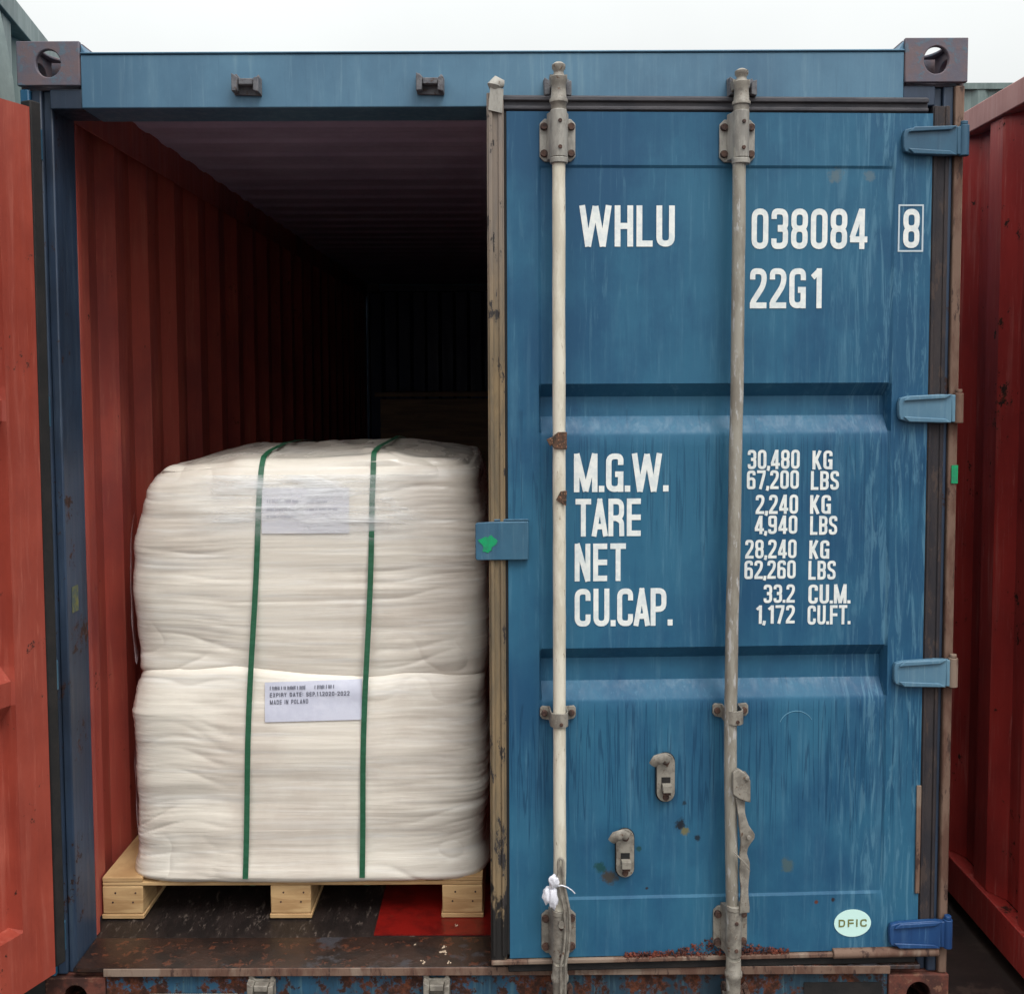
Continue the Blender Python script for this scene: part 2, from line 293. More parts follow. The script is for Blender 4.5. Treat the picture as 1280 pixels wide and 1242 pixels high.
# ------------------------------------------------------------------ stroke lettering
def rnd(pts, r, closed=False, n=5):
    m = len(pts); out = []
    for i in range(m):
        p = Vector(pts[i])
        if not closed and i in (0, m-1): out.append(p); continue
        a = Vector(pts[i-1]); b = Vector(pts[(i+1)%m]); da = a-p; db = b-p
        rr = min(r, da.length*.5, db.length*.5); A = p+da.normalized()*rr; B = p+db.normalized()*rr
        for k in range(n+1):
            t = k/n; out.append((1-t)**2*A+2*t*(1-t)*p+t*t*B)
    return out
def glyph(c, t=.15, w=.46):
    a = t/2; L = a; Rr = w-a; B = a; T = 1-a; m = .5; r = (w/2-a)*1.25; O = []
    def s(pts, closed=False, rd=None): O.append((rnd(pts, r if rd is None else rd, closed) if rd != 0 else [Vector(p) for p in pts], closed))
    if c == '0' or c == 'O': s([(L,B),(Rr,B),(Rr,T),(L,T)], True)
    elif c == '8': s([(L,m),(Rr,m),(Rr,T),(L,T)], True); s([(L,B),(Rr,B),(Rr,m),(L,m)], True)
    elif c == '3': s([(L,.74),(L,T),(Rr,T),(Rr,m+.02),(w*.38,m+.02)]); s([(w*.38,m),(Rr,m),(Rr,B),(L,B),(L,.26)])
    elif c == '2': s([(L,.72),(L,T),(Rr,T),(Rr,.60),(L+.01,.16),(L+.01,B)]); s([(0,B),(w,B)], rd=0)
    elif c == '4': s([(Rr-.06,0),(Rr-.06,1)], rd=0); s([(Rr-.08,.98),(L-.02,.27)], rd=0); s([(0,.24),(w+.02,.24)], rd=0)
    elif c == '6': s([(Rr,.74),(Rr,T),(L,T),(L,B),(w/2,B)]); s([(L,.56),(Rr,.56),(Rr,B),(w/2,B),(L,B)], True, r*.9)
    elif c == '9': s([(L,.26),(L,B),(Rr,B),(Rr,T),(w/2,T)]); s([(L,.44),(Rr,.44),(Rr,T),(w/2,T),(L,T)], True, r*.9)
    elif c == '7': s([(0,T),(w,T)], rd=0); s([(Rr,T),(Rr,.82),(w*.38,0)], rd=.1)
    elif c == '1': s([(w*.62,0),(w*.62,1)], rd=0); s([(w*.60,.93),(w*.22,.77)], rd=0)
    elif c == 'W': w2 = w*1.72; s([(a*.9,1),(w2*.27,0)], rd=0); s([(w2*.27,0),(w2*.5,.98)], rd=0); s([(w2*.5,.98),(w2*.73,0)], rd=0); s([(w2*.73,0),(w2-a*.9,1)], rd=0)
    elif c == 'M': w2 = w*1.35; s([(L,0),(L,1)], rd=0); s([(w2-a,0),(w2-a,1)], rd=0); s([(L,1),(w2/2,.02)], rd=0); s([(w2/2,.02),(w2-a,1)], rd=0)
    elif c == 'N': s([(L,0),(L,1)], rd=0); s([(Rr,0),(Rr,1)], rd=0); s([(L,1),(Rr,0)], rd=0)
    elif c == 'H': s([(L,0),(L,1)], rd=0); s([(Rr,0),(Rr,1)], rd=0); s([(L,m),(Rr,m)], rd=0)
    elif c == 'L': s([(L,0),(L,1)], rd=0); s([(0,B),(w*.88,B)], rd=0)
    elif c == 'U': s([(L,1),(L,B),(Rr,B),(Rr,1)])
    elif c == 'G': s([(Rr,.70),(Rr,T),(L,T),(L,B),(Rr,B),(Rr,.46)]); s([(Rr+a,.46),(w*.52,.46)], rd=0); s([(Rr,.46),(Rr,0)], rd=0)
    elif c == 'C': s([(Rr,.68),(Rr,T),(L,T),(L,B),(Rr,B),(Rr,.32)])
    elif c == 'S': s([(Rr,.72),(Rr,T),(L,T),(L,.56),(Rr,.44),(Rr,B),(L,B),(L,.28)])
    elif c == 'T': s([(0,T),(w,T)], rd=0); s([(w/2,0),(w/2,1)], rd=0)
    elif c == 'A': s([(a*.8,0),(w/2+.01,1)], rd=0); s([(w/2-.01,1),(w-a*.8,0)], rd=0); s([(w*.2,.26),(w*.8,.26)], rd=0)
    elif c == 'E': s([(L,0),(L,1)], rd=0); [s([(0,q),(w*.9,q)], rd=0) for q in (B, m, T)]
    elif c == 'F': s([(L,0),(L,1)], rd=0); [s([(0,q),(w*.9,q)], rd=0) for q in (m, T)]
    elif c == 'P': s([(L,0),(L,1)], rd=0); s([(L,T),(Rr,T),(Rr,.44),(L,.44)])
    elif c == 'R': s([(L,0),(L,1)], rd=0); s([(L,T),(Rr,T),(Rr,.48),(L,.48)]); s([(w*.5,.48),(Rr,.40),(Rr+.01,0)], rd=.08)
    elif c == 'B': s([(L,0),(L,1)], rd=0); s([(L,T),(Rr,T),(Rr,.52),(L,.52)]); s([(L,.5),(Rr,.5),(Rr,B),(L,B)])
    elif c == 'D': s([(L,0),(L,1)], rd=0); s([(L,T),(Rr,T),(Rr,B),(L,B)])
    elif c == 'K': s([(L,0),(L,1)], rd=0); s([(L+.04,.36),(Rr+.0,1)], rd=0); s([(w*.36,.58),(Rr+.01,0)], rd=0)
    elif c == 'I': s([(L,0),(L,1)], rd=0)
    elif c == 'X': s([(L,0),(Rr,1)], rd=0); s([(Rr,0),(L,1)], rd=0)
    elif c == 'Y': s([(L,1),(w/2,.45)], rd=0); s([(Rr,1),(w/2,.45)], rd=0); s([(w/2,0),(w/2,.5)], rd=0)
    elif c == '.': s([(a*1.1,0),(a*1.1,t*1.1)], rd=0)
    elif c == ':': s([(a,.15),(a,.15+t)], rd=0); s([(a,.6),(a,.6+t)], rd=0)
    elif c == '-': s([(0,.45),(w*.6,.45)], rd=0)
    elif c == ',': s([(a*1.3,t*1.1),(a*1.0,0),(a*.6,-.08)], rd=0)
    wid = {'W': w*1.72, 'M': w*1.35, '1': w*.8, 'I': t, '.': t*1.15, ',': t*1.2, ':': t, ' ': w*.6, '-': w*.6, 'L': w*.9, 'E': w*.92, 'F': w*.9}.get(c, w)
    return O, wid
def letters(mb, txt, x0, x1, z0, z1, y, t=.15, w=.46, gap=.085, mi=0, fn=None):
    G = [glyph(c, t, w) for c in txt]; gp = [gap*(.35 if a_ in '.,' or b_ in '.,' else .3 if a_+b_ in ('TA', 'AR', 'AP', 'CA') else 1) for a_, b_ in zip(txt[:-1], txt[1:])]+[0]; tot = sum(g[1] for g in G)+sum(gp); h = z1-z0; sx = (x1-x0)/tot; X = 0; k = 0
    for gi, (O, wd) in enumerate(G):
        for P, closed in O:
            n = len(P); Lf = []; Rt = []
            for i in range(n):
                pa = P[i-1] if (closed or i > 0) else None; pb = P[(i+1)%n] if (closed or i < n-1) else None
                d1 = (P[i]-pa).normalized() if pa is not None and (P[i]-pa).length > 1e-6 else None
                d2 = (pb-P[i]).normalized() if pb is not None and (pb-P[i]).length > 1e-6 else None
                dd = ((d1 or d2)+(d2 or d1)).normalized(); nn = Vector((-dd.y, dd.x)); c_ = max(.5, nn.dot(Vector((-(d1 or d2).y, (d1 or d2).x))))
                Lf.append(P[i]+nn*t/2/c_); Rt.append(P[i]-nn*t/2/c_)
            yy = y-.00012*(k % 4); k += 1
            q = [(x0+(X+p.x)*sx, yy, z0+p.y*h) for p in Lf+Rt]
            if fn: q = [fn(*v) for v in q]
            mb.add(q, [(i, n+i, n+(i+1)%n, (i+1)%n) for i in range(n if closed else n-1)], mi)
        X += wd+gp[gi]
    return mb

# ------------------------------------------------------------------ container parts
GR = [(.19,0,0),(.345,0,0),(.352,.004,0),(.876,.004,0),(.884,.007,0),(.925,.038,0),(.985,.040,0),(1.016,.008,0),(1.020,.004,0),
      (1.576,.004,0),(1.585,.007,0),(1.626,.038,0),(1.677,.040,0),(1.707,.008,0),(1.711,.004,0),(2.260,.004,0),(2.267,0,0),(2.40,0,0)]
def prof(z):
    for i in range(len(GR)-1):
        if GR[i][0] <= z <= GR[i+1][0]:
            t = (z-GR[i][0])/(GR[i+1][0]-GR[i][0]); return GR[i][1]*(1-t)+GR[i+1][1]*t
    return 0
def door_panel(parent, mo, mi_, name='door', s0=.068, s1=1.165, seed=0):
    """panel in door space: hinge axis at x=0, door runs to -x, outer face at y=0"""
    def grid(keys, step):
        out = []
        for a, b in zip(keys[:-1], keys[1:]):
            n = max(1, int((b-a)/step)); out += [a+(b-a)*k/n for k in range(n)]
        return out+[keys[-1]]
    xs = grid([s0, .160, .163, .170, 1.078, 1.085, 1.088, s1], .03); zs = grid([g[0] for g in GR], .03)
    mb = MB(); nx, nz = len(xs), len(zs); F = []; Bk = []
    for z in zs:
        for s in xs:
            k = 0 if (s <= .1631 or s >= 1.0849) else 1
            inz = .345 < z < 2.267
            e = min(s-s0, s1-s, z-.19, 2.40-z)
            nz_ = noise.noise(Vector((s*3.1+seed, z*2.3, 4)))*.0022*min(1, max(0, e)/.06)
            nz_ += noise.noise(Vector((s*9+seed, z*7, 9)))*.0007*min(1, max(0, e)/.06)
            F.append((-s, (prof(z) if k else 0)+nz_, z))
            pan = k and inz
            Bk.append((-s, (prof(z)+.004+nz_) if pan else .050, z))
    mb.add(F, [(j*nx+i, j*nx+i+nx, j*nx+i+nx+1, j*nx+i+1) for j in range(nz-1) for i in range(nx-1)], 0)
    mb.add(Bk, [(j*nx+i, j*nx+i+1, j*nx+i+nx+1, j*nx+i+nx) for j in range(nz-1) for i in range(nx-1)], 1)
    o = nx*nz
    rim = [(j*nx) for j in range(nz)]; rimr = [j*nx+nx-1 for j in range(nz)]; b = list(range(nx)); t = [(nz-1)*nx+i for i in range(nx)]
    for L, fl in ((rim, 0), (rimr, 1), (b, 1), (t, 0)):
        for p, q in zip(L[:-1], L[1:]):
            f = (p, q, q+o, p+o); mb.f.append(f if not fl else f[::-1]); mb.mi.append(0 if L is not rim or True else 1)
    ob = mb.build(name, [mo, mi_], parent); me = ob.data
    me.polygons.foreach_set('use_smooth', [True]*len(me.polygons)); me.set_sharp_from_angle(angle=R(28))
    return ob

HZ = (2.328, 1.643, .946, .237)
def hinge(parent, z, m, mk):
    mb = MB()
    pts = [(-.150, -.016), (-.146, -.028), (-.125, -.034), (-.04, -.038), (-.01, -.036), (-.01, .036), (-.04, .037), (-.125, .033), (-.146, .028), (-.150, .016)]
    mb.prism([(x, z+q) for x, q in pts], -.016, -.0005)
    mb.prism([(x, z+q) for x, q in [(-.140, .020), (-.03, .026), (-.012, .037), (-.125, .0335)]], -.023, -.0163)
    mb.prism([(x, z+q) for x, q in [(-.140, -.020), (-.125, -.0345), (-.012, -.037), (-.03, -.026)]], -.021, -.0163)
    mb.box(-.012, .006, -.018, -.001, z-.0355, z+.0355)
    h = mb.build('hinge', m, parent, bev=.003)
    k = MB().cyl((.008, -.012, z-.038), (.008, -.012, z+.040), .0125, n=20)
    k.cyl((.008, -.012, z+.041), (.008, -.012, z+.050), .009, n=16)
    k.build('hinge_pin', mk, parent, bev=.0015)
    return h

def bearing(parent, x, z0, z1, m, up=True):
    w = .0455; mb = MB(); c = .012
    poly = [(x-w, z0+c), (x-w+c, z0), (x+w-c, z0), (x+w, z0+c), (x+w, z1-c), (x+w-c, z1), (x-w+c, z1), (x-w, z1-c)]
    mb.prism(poly, -.008, -.0004)
    prf = [(x-.028, -.0082), (x-.021, -.030)]+[(x-.021*math.cos(a), -.040-.026*math.sin(a)) for a in [R(q) for q in range(10, 171, 16)]]+[(x+.021, -.030), (x+.028, -.0082)]
    n = len(prf); vs = [(p, q, z0+.002) for p, q in prf]+[(p, q, z1+.012) for p, q in prf]
    mb.add(vs, [tuple(range(n))[::-1], tuple(range(n, 2*n))]+[(k, (k+1)%n, n+(k+1)%n, n+k) for k in range(n)])
    zc = z0-.006 if up else z1+.018
    mb.cyl((x, -.045, zc-.007), (x, -.045, zc+.007), .0225, n=24)
    o = mb.build('bearing_bracket', m, parent, bev=.002)
    for sx in (-1, 1):
        for z in (z0+.020, z1-.020): MB().cyl((x+sx*.0345, -.017, z), (x+sx*.0345, -.008, z), .0085, .010, 12).build('bolt', M_bolt, parent)
    for z in (z0+.025, z1-.018): MB().cyl((x+.002, -.0690, z), (x+.002, -.064, z), .0045, .0055, 10).build('rivet', M_bolt, parent)
    return o
def saddle(parent, x, z, m):
    mb = MB()
    for sx in (-1, 1):
        poly = [(x+sx*.020, z-.020), (x+sx*.041, z-.016), (x+sx*.047, z-.008), (x+sx*.047, z+.012), (x+sx*.042, z+.018), (x+sx*.020, z+.016)]
        mb.prism(poly if sx > 0 else poly[::-1], -.008, -.0004)
        mb.cyl((x+sx*.0355, -.015, z), (x+sx*.0355, -.008, z), .0075, .009, 12, mi=1)
    prf = [(x-.0235*math.cos(a), -.044-.0235*math.sin(a)) for a in [R(q) for q in range(0, 181, 15)]]
    prf = [(x-.0235, -.006)]+prf+[(x+.0235, -.006)]
    inn = [(x-.0190*math.cos(a), -.044-.0190*math.sin(a)) for a in [R(q) for q in range(0, 181, 15)]]
    inn = [(x-.0190, -.006)]+inn+[(x+.0190, -.006)]; n = len(prf)
    vs = [(p, q, zz) for zz in (z-.022, z+.015) for p, q in prf+inn]
    fs = []
    for k in range(n-1):
        fs += [(k, k+1, 2*n+k+1, 2*n+k), (n+k+1, n+k, 3*n+k, 3*n+k+1), (k+1, k, n+k, n+k+1), (2*n+k, 2*n+k+1, 3*n+k+1, 3*n+k)]
    mb.add(vs, fs); mb.cyl((x+.004, -.0705, z-.012), (x+.004, -.066, z-.012), .005, n=10, mi=1)
    return mb.build('bar_guide', [m, M_bolt], parent, bev=.0012)
def cam_head(parent, x, z0, z1, m, name='cam', dirn=1):
    """forged cam at the end of a bar; z0 is the bar side"""
    mb = MB(); s = dirn; L = abs(z1-z0); y = -.045
    P = [(0, .019), (.18, .020), (.20, .023), (.26, .023), (.30, .0195), (.55, .018), (.62, .021), (.70, .022), (.74, .014), (.82, .012), (.88, .017), (.95, .017), (1, .009)]
    mb.tube([(x, y, z0+s*L*t) for t, _ in P], [q for _, q in P], n=16)
    zc = z0+s*L*.68
    mb.prism([(x-.018, zc-.012), (x+.018, zc-.012), (x+.022, zc+.010), (x-.022, zc+.010)], y, -.012)
    return mb.build(name, m, parent, smooth=True, bev=0)
def keeper(parent, x, z, m, y=-.0005):
    mb = MB()
    mb.prism([(x-.034, z-.024), (x+.036, z-.026), (x+.036, z+.016), (x+.028, z+.028), (x+.020, z+.018), (x-.018, z+.018), (x-.028, z+.030), (x-.036, z+.026)], y-.008, y)
    mb.prism([(x-.034, z-.022), (x-.020, z-.020), (x-.018, z+.014), (x-.034, z+.024)], y-.036, y-.0082)
    mb.prism([(x+.020, z-.020), (x+.035, z-.024), (x+.035, z+.016), (x+.022, z+.012)], y-.036, y-.0082)
    mb.box(x-.0175, x+.0195, y-.030, y-.0082, z-.004, z+.012)
    return mb.build('keeper', m, parent, bev=.002)

def plate_hole(mb, c, ux, uy, nrm, w, h, rx, ry, th, n=28, mi=0):
    c, ux, uy, nrm = map(Vector, (c, ux, uy, nrm)); ring = []; out = []
    for k in range(n):
        a = 2*math.pi*(k+.5)/n; cx_, sx_ = math.cos(a), math.sin(a)
        ring.append((rx*cx_, ry*sx_)); q = 1/max(abs(cx_)/(w/2), abs(sx_)/(h/2)); out.append((cx_*q, sx_*q))
    cor = [(w/2, h/2), (-w/2, h/2), (-w/2, -h/2), (w/2, -h/2)]
    for p in cor:
        i = min(range(n), key=lambda k: (out[k][0]-p[0])**2+(out[k][1]-p[1])**2); out[i] = p
    P = lambda q, z: c+ux*q[0]+uy*q[1]+nrm*z
    vs = [P(q, 0) for q in out]+[P(q, 0) for q in ring]+[P(q, -th) for q in ring]+[P(q, -th) for q in out]
    fs = []
    for k in range(n):
        j = (k+1) % n; fs += [(k, j, n+j, n+k), (n+k, n+j, 2*n+j, 2*n+k), (2*n+k, 2*n+j, 3*n+j, 3*n+k), (3*n+k, 3*n+j, j, k)]
    mb.add(vs, fs, mi)
def casting(parent, x0, x1, y0, y1, z0, z1, m, sx, sy, sz):
    """hollow ISO corner casting with holes in its three outer faces"""
    t = .022; mb = MB(); cx_, cy_, cz_ = (x0+x1)/2, (y0+y1)/2, (z0+z1)/2; W_, D_, H_ = x1-x0, y1-y0, z1-z0
    fx, bx = (x1, x0) if sx > 0 else (x0, x1); fy, by = (y1, y0) if sy > 0 else (y0, y1); fz, bz = (z1, z0) if sz > 0 else (z0, z1)
    plate_hole(mb, (cx_, fy, cz_+.003), (1,0,0), (0,0,1), (0,sy,0), W_, H_-.006, .032, .035, .014)
    plate_hole(mb, (fx, cy_, cz_), (0,1,0), (0,0,1), (sx,0,0), D_-2*t, H_, .038, .028, t)
    plate_hole(mb, (cx_, cy_, fz), (1,0,0), (0,1,0), (0,0,sz), W_-2*t, D_-2*t, .046, .064, .008)
    mb.box(*sorted((bx, bx+sx*.010)), y0+t, y1-t, z0, z1)
    if abs(by-fy) > 0: mb.box(x0, x1, *sorted((by, by-sy*-.010)) if False else sorted((by, by+sy*.010)), z0, z1)
    mb.box(x0+.0101, x1-.0101, y0+t, y1-t, *sorted((bz, bz+sz*.010)))
    return mb.build('corner_casting', m, parent, bev=.005)

def container(name, loc, rz, H, mout, mpost, mcast, mcastb, label, min_=None, group=None, main=False, mrail=None):
    T = empty(name, loc, rz); tag(T, label, 'container', group)
    min_ = min_ or M_red_in; L = 6.058; X = 1.219; ct = H-.118
    for sx in (-1, 1):
        for (ya, yb, sy) in ((0, .178, -1), (L-.178, L, 1)):
            xa, xb = (X-.162, X) if sx > 0 else (-X, -X+.162)
            casting(T, xa, xb, ya-.003, yb, ct, H, mcast, sx, sy, 1)
            casting(T, xa, xb, ya-.003, yb, 0, .118, mcastb, sx, sy, -1)
        xo, xi = sx*X, sx*(X-.079)
        # rear corner post: outer edge strip, recess face and inner face
        mb = MB(); mb.prism([(0, 0), (1, 0), (1, 1), (0, 1)], 0, 0) if False else None
        mb.box(*sorted((sx*(X-.004), sx*(X-.028))), .002, .155, .119, ct-.001, 1)
        mb.box(*sorted((sx*(X-.0285), sx*(X-.055))), .012, .155, .119, ct-.001, 2)
        mb.box(*sorted((sx*(X-.0555), xi)), .022, .155, .119, ct-.001, 2)
        mb.build('corner_post', [mpost, M_postrust if main and sx > 0 else mout, mpost], T, bev=.004)
        MB().box(*sorted((sx*(X-.004), sx*(X-.08))), L-.14, L-.01, .119, ct-.001).build('corner_post', mpost, T, bev=.004)
        # side wall: one trapezoid corrugated sheet
        prf = [(.155, 0), (.208, 0)]; y = .208
        while y+.278 < L-.16:
            prf += [(y+.070, 0), (y+.134, 1), (y+.214, 1), (y+.278, 0)]; y += .278
        prf += [(L-.145, 0)]
        mb = MB(); n = len(prf); zb, zt = .162, H-.104; nz = 3
        for thick, mi in ((0, 0), (-.0025, 1)):
            vs = [(sx*(X-.054+.036*o+thick), yy, z) for z in (zb, zt) for yy, o in prf]
            fs = [(k, k+1, n+k+1, n+k) if (sx > 0) == (thick == 0) else (k, n+k, n+k+1, k+1) for k in range(n-1)]
            mb.add(vs, fs, mi)
        mb.build('side_wall', [mout, min_], T)
        MB().box(*sorted((sx*(X-.006), sx*(X-.066))), .179, L-.179, H-.103, H-.030).build('top_rail', mrail or mout, T, bev=.003)
        MB().box(*sorted((sx*(X-.0665), sx*(X-.0690))), .1395, L-.15, H-.16, H-.047).build('rail_lining', min_, T)
        MB().box(*sorted((sx*(X-.004), sx*(X-.054))), .179, L-.179, .040, .160).build('bottom_rail', M_sill if main else mout, T, bev=.003)
    # header and sill
    hz = H-.034
    mb = MB(); mb.box(-X+.163, X-.163, .000, .138, H-.169, hz); mb.box(-X+.163, X-.163, -.004, .05, hz+.0005, hz+.006)
    for sx in (-1, 1):
        mb.prism([(sx*(X-.162), H-.004), (sx*(X-.176), hz-.001+.006), (sx*(X-.1621), hz-.01)] if sx < 0 else [(sx*(X-.162), H-.004), (sx*(X-.1621), hz-.01), (sx*(X-.176), hz+.005)], .004, .12)
        mb.box(*sorted((sx*(X-.079), sx*(X-.1625))), .006, .13, H-.169, ct-.001, 1 if main else 0)
    mb.build('header', [M_header_veil, M_blue_dk] if main else mout, T, bev=.003)
    mb = MB(); mb.box(-X+.163, X-.163, .004, .050, .020, .138, 0)
    mb.box(-X+.081, X-.081, -.012, .140, .1385, .150, 1)
    mb.box(-X+.163, X-.163, -.016, -.0124, .128, .1502, 2)
    mb.build('sill', [M_sill if main else mout, M_rustsill, M_postrust], T, bev=.003)
    # roof, floor, front end
    mb = MB(); prf = []; y = .139
    while y < L-.25:
        prf += [(y, 0), (y+.08, 0), (y+.115, -.006), (y+.175, -.006)]; y += .21
    prf += [(L-.02, 0)]
    n = len(prf)
    for dz, mi in ((0, 0), (-.0025, 1)):
        vs = [(x, yy, H-.045+z+dz) for x in (-X+.067, X-.067) for yy, z in prf]
        mb.add(vs, [(k, k+1, n+k+1, n+k) if mi else (k, n+k, n+k+1, k+1) for k in range(n-1)], mi)
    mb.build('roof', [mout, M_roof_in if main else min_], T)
    MB().box(-X+.055, X-.055, .1405, L-.05, .118, .147).build('floor', M_floor, T)
    prf = []; x = -X+.08
    while x < X-.1:
        prf += [(x, 0), (x+.09, 0), (x+.12, .04), (x+.21, .04)]; x += .24
    mb = MB(); n = len(prf)
    for dy, mi in ((.0025, 0), (0, 1)):
        vs = [(xx, L-.08+o+dy, z) for z in (.12, H-.06) for xx, o in prf]
        mb.add(vs, [(k, n+k, n+k+1, k+1) if mi == 0 else (k, k+1, n+k+1, n+k) for k in range(n-1)], mi)
    mb.box(-X+.05, X-.05, L-.14, L-.004, H-.11, H-.03, 0); mb.box(-X+.05, X-.05, L-.145, L-.1402, H-.11, H-.066, 1)
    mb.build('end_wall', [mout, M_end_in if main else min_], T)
    return T

def bars(D, full, first):
    """hardware of one door: brackets, guides, cams"""
    pass

# ---- the blue container ---------------------------------------------------------------
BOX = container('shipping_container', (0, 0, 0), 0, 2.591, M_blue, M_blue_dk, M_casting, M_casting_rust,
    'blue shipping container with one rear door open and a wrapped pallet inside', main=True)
for x in (-.627, -.159): keeper(BOX, x, 2.476, M_keep)
for x in (.166, .636): keeper(BOX, x, 2.462, M_keep)
for x in (-.632, -.162): keeper(BOX, x, .098, M_galv2, y=-.001)
for x in (.168, .640): keeper(BOX, x, .075, M_bolt, y=-.001)
MB().box(-.352, 1.0, .150, 1.35, .1475, .1505).build('floor_plate', M_redfloor, BOX)
MB().box(.83, 1.04, .0005, .0035, .03, .095).build('sill_pocket_shade', M_black, BOX)  # flat black plate, the shade of the recess put into its colour
MB().box(-.94, -.70, -.022, .002, .066, .072).build('sill_ledge', M_galv2, BOX, bev=.002)
MB().box(1.199, 1.2155, -.0012, .0018, 1.446, 1.494).build('paint_mark', M_green, BOX)
MB().box(-1.1392, -1.1385, .05, .09, 1.10, 1.17).build('paint_mark', M_yel, BOX)
# inner red lining strip next to the post
for sx in (-1, 1): MB().box(*sorted((sx*1.1395, sx*1.163)), .1555, .175, .15, 2.42).build('inner_post_lining', M_red_in, BOX)

# right door, ajar by two degrees
D = door_panel(BOX, M_blue_door, M_red_in); D.location = (1.2, 0, 0); D.rotation_euler = (0, 0, R(2))
g = MB()
for a, b, y in ((1.1722, 1.2150, -.004),):
    g.box(-b, -a, y, .030, .185, 2.445)
    g.box(-b+.004, -b+.014, y-.006, y-.0002, .200, 2.43); g.box(-a-.014, -a-.005, y-.005, y-.0002, .200, 2.43)
gask = g.build('gasket', M_gasket, D, bev=.003)
g = MB(); g.tube([(-1.194, -.004, 2.452), (-1.196, -.008, 2.462), (-1.190, -.004, 2.470), (-1.172, .002, 2.468)], [.012, .018, .017, .010], n=12, flat=.7); g.prism([(-1.211, 2.40), (-1.176, 2.392), (-1.172, 2.452), (-1.206, 2.456)], -.013, -.0085); g.build('gasket_end', M_galv, D, smooth=True)
g = MB(); g.box(-1.1718, -1.1655, .002, .02, .20, 2.40); g.build('gasket_shadow_lip', M_black, D)
MB().box(-1.236, -1.2155, .012, .028, .16, 2.44).build('gasket_lip', M_black, D, bev=.003) if False else None
MB().box(-1.1716, -1.163, -.001, -.0002, .25, 1.5) if False else None
g = MB(); g.box(-1.2, -.08, .004, .030, 2.402, 2.442); g.box(-1.2, -.08, -.004, .0038, 2.426, 2.438); g.box(-1.2, -.08, -.002, .0038, 2.404, 2.414)
g.build('top_gasket', M_gasket_top, D, bev=.003)
g = MB(); g.box(-.0665, -.022, .003, .030, .20, 2.42); g.box(-.064, -.056, -.001, .0028, .20, 2.42); g.box(-.034, -.026, -.001, .0028, .20, 2.42)
g.build('hinge_gasket', M_gasket_dk, D, bev=.003)
g = MB(); g.box(-1.17, -.07, .002, .030, .150, .1885); g.build('bottom_gasket', M_black, D, bev=.004)
g = MB(); g.box(-1.215, -.07, -.010, .0018, .176, .1885); g.build('bottom_lip', M_postrust, D, bev=.003)
MB().cyl((-.015, -.006, .186), (-.30, -.006, .186), .013).build('bottom_lip', M_postrust, D, bev=.002)
g = MB(); g.box(-.079, -.0665, -.006, -.0002, .345, .64); g.build('edge_strip', M_postrust, D, bev=.002)
for z, m, k in zip(HZ, (M_hinge_dk, M_hinge, M_hinge, M_hinge_br), (M_hinge_dk, M_postrust, M_postrust, M_hinge_br)): hinge(D, z, m, k)
# latch plate on the free edge
g = MB(); g.prism([(-1.250, 1.262), (-1.246, 1.258), (-1.113, 1.258), (-1.113, 1.357), (-1.206, 1.357), (-1.246, 1.355), (-1.250, 1.351)], -.016, -.0075)
g.box(-1.210, -1.112, -.0075, -.0003, 1.3585, 1.3625); g.box(-1.205, -1.113, -.0073, -.0005, 1.2585, 1.3575)
g.build('latch_plate', M_hinge_dk, D, bev=.002)
g = MB(); P = [(-1.218+(.019+.006*math.sin(a*3)+.004*math.sin(a*5+1))*math.cos(a), 1.300+(.024+.005*math.sin(a*2+1)+.003*math.sin(a*7))*math.sin(a)) for a in [k*math.pi/12 for k in range(24)]]
g.prism(P, -.0172, -.0164); g.build('paint_mark', M_green, D)

# locking bars
b1 = [(-1.036, z) for z in (2.30, 2.2, 1.9, 1.6, 1.3, 1.0, .8, .6, .5, .3, .12)]
b2 = [(-.581, 2.30), (-.581, 2.1), (-.581, 1.87), (-.584, 1.5), (-.587, 1.25), (-.590, 1.0), (-.592, .86), (-.590, .7), (-.586, .5), (-.582, .30), (-.581, .12)]
def ipath(pts, n=8):
    out = []
    for a, b in zip(pts[:-1], pts[1:]):
        for k in range(n): t = k/n; out.append((a[0]+(b[0]-a[0])*t, a[1]+(b[1]-a[1])*t))
    return out+[pts[-1]]
for pts, mm, sd_ in ((b1, M_barwhite, 1), (b2, M_barbeige, 7)):
    P = ipath(pts); mb = MB()
    mb.tube([(x+noise.noise(Vector((z*5, sd_, 0)))*.0012, -.045+noise.noise(Vector((z*4, sd_, 5)))*.001, z) for x, z in P], [.0165*(1+.05*noise.noise(Vector((z*16, sd_, 9)))) for x, z in P], n=20)
    mb.build('locking_bar', mm, D, smooth=True)
for x in (-1.036, -.577):
    bearing(D, x, 2.273, 2.380, M_galv, True)
    cam_head(D, x, 2.385, 2.508 if x < -1 else 2.495, M_galv2)
for x, zz in ((-1.036, .206), (-.578, .208)):
    bearing(D, x, zz, zz+.116, M_galv2, False)
    cam_head(D, x, .200, .030, M_galv2, dirn=-1)
saddle(D, -1.037, .853, M_galv2); saddle(D, -.582, .853, M_galv2)
# torn tape on the first bar
g = MB(); g.prism([(-1.068, 1.572), (-1.050, 1.548), (-1.018, 1.545), (-1.018, 1.590), (-1.040, 1.590), (-1.055, 1.578)], -.066, -.0615)
g.prism([(-1.070, 1.572), (-1.052, 1.578), (-1.060, 1.552)], -.072, -.0665); g.build('torn_tape', M_tape, D, bev=.001)
g = MB(); g.prism([(-1.046, 1.418), (-1.020, 1.402), (-1.018, 1.442), (-1.034, 1.440)], -.066, -.0615); g.build('torn_tape', M_tape, D, bev=.001)
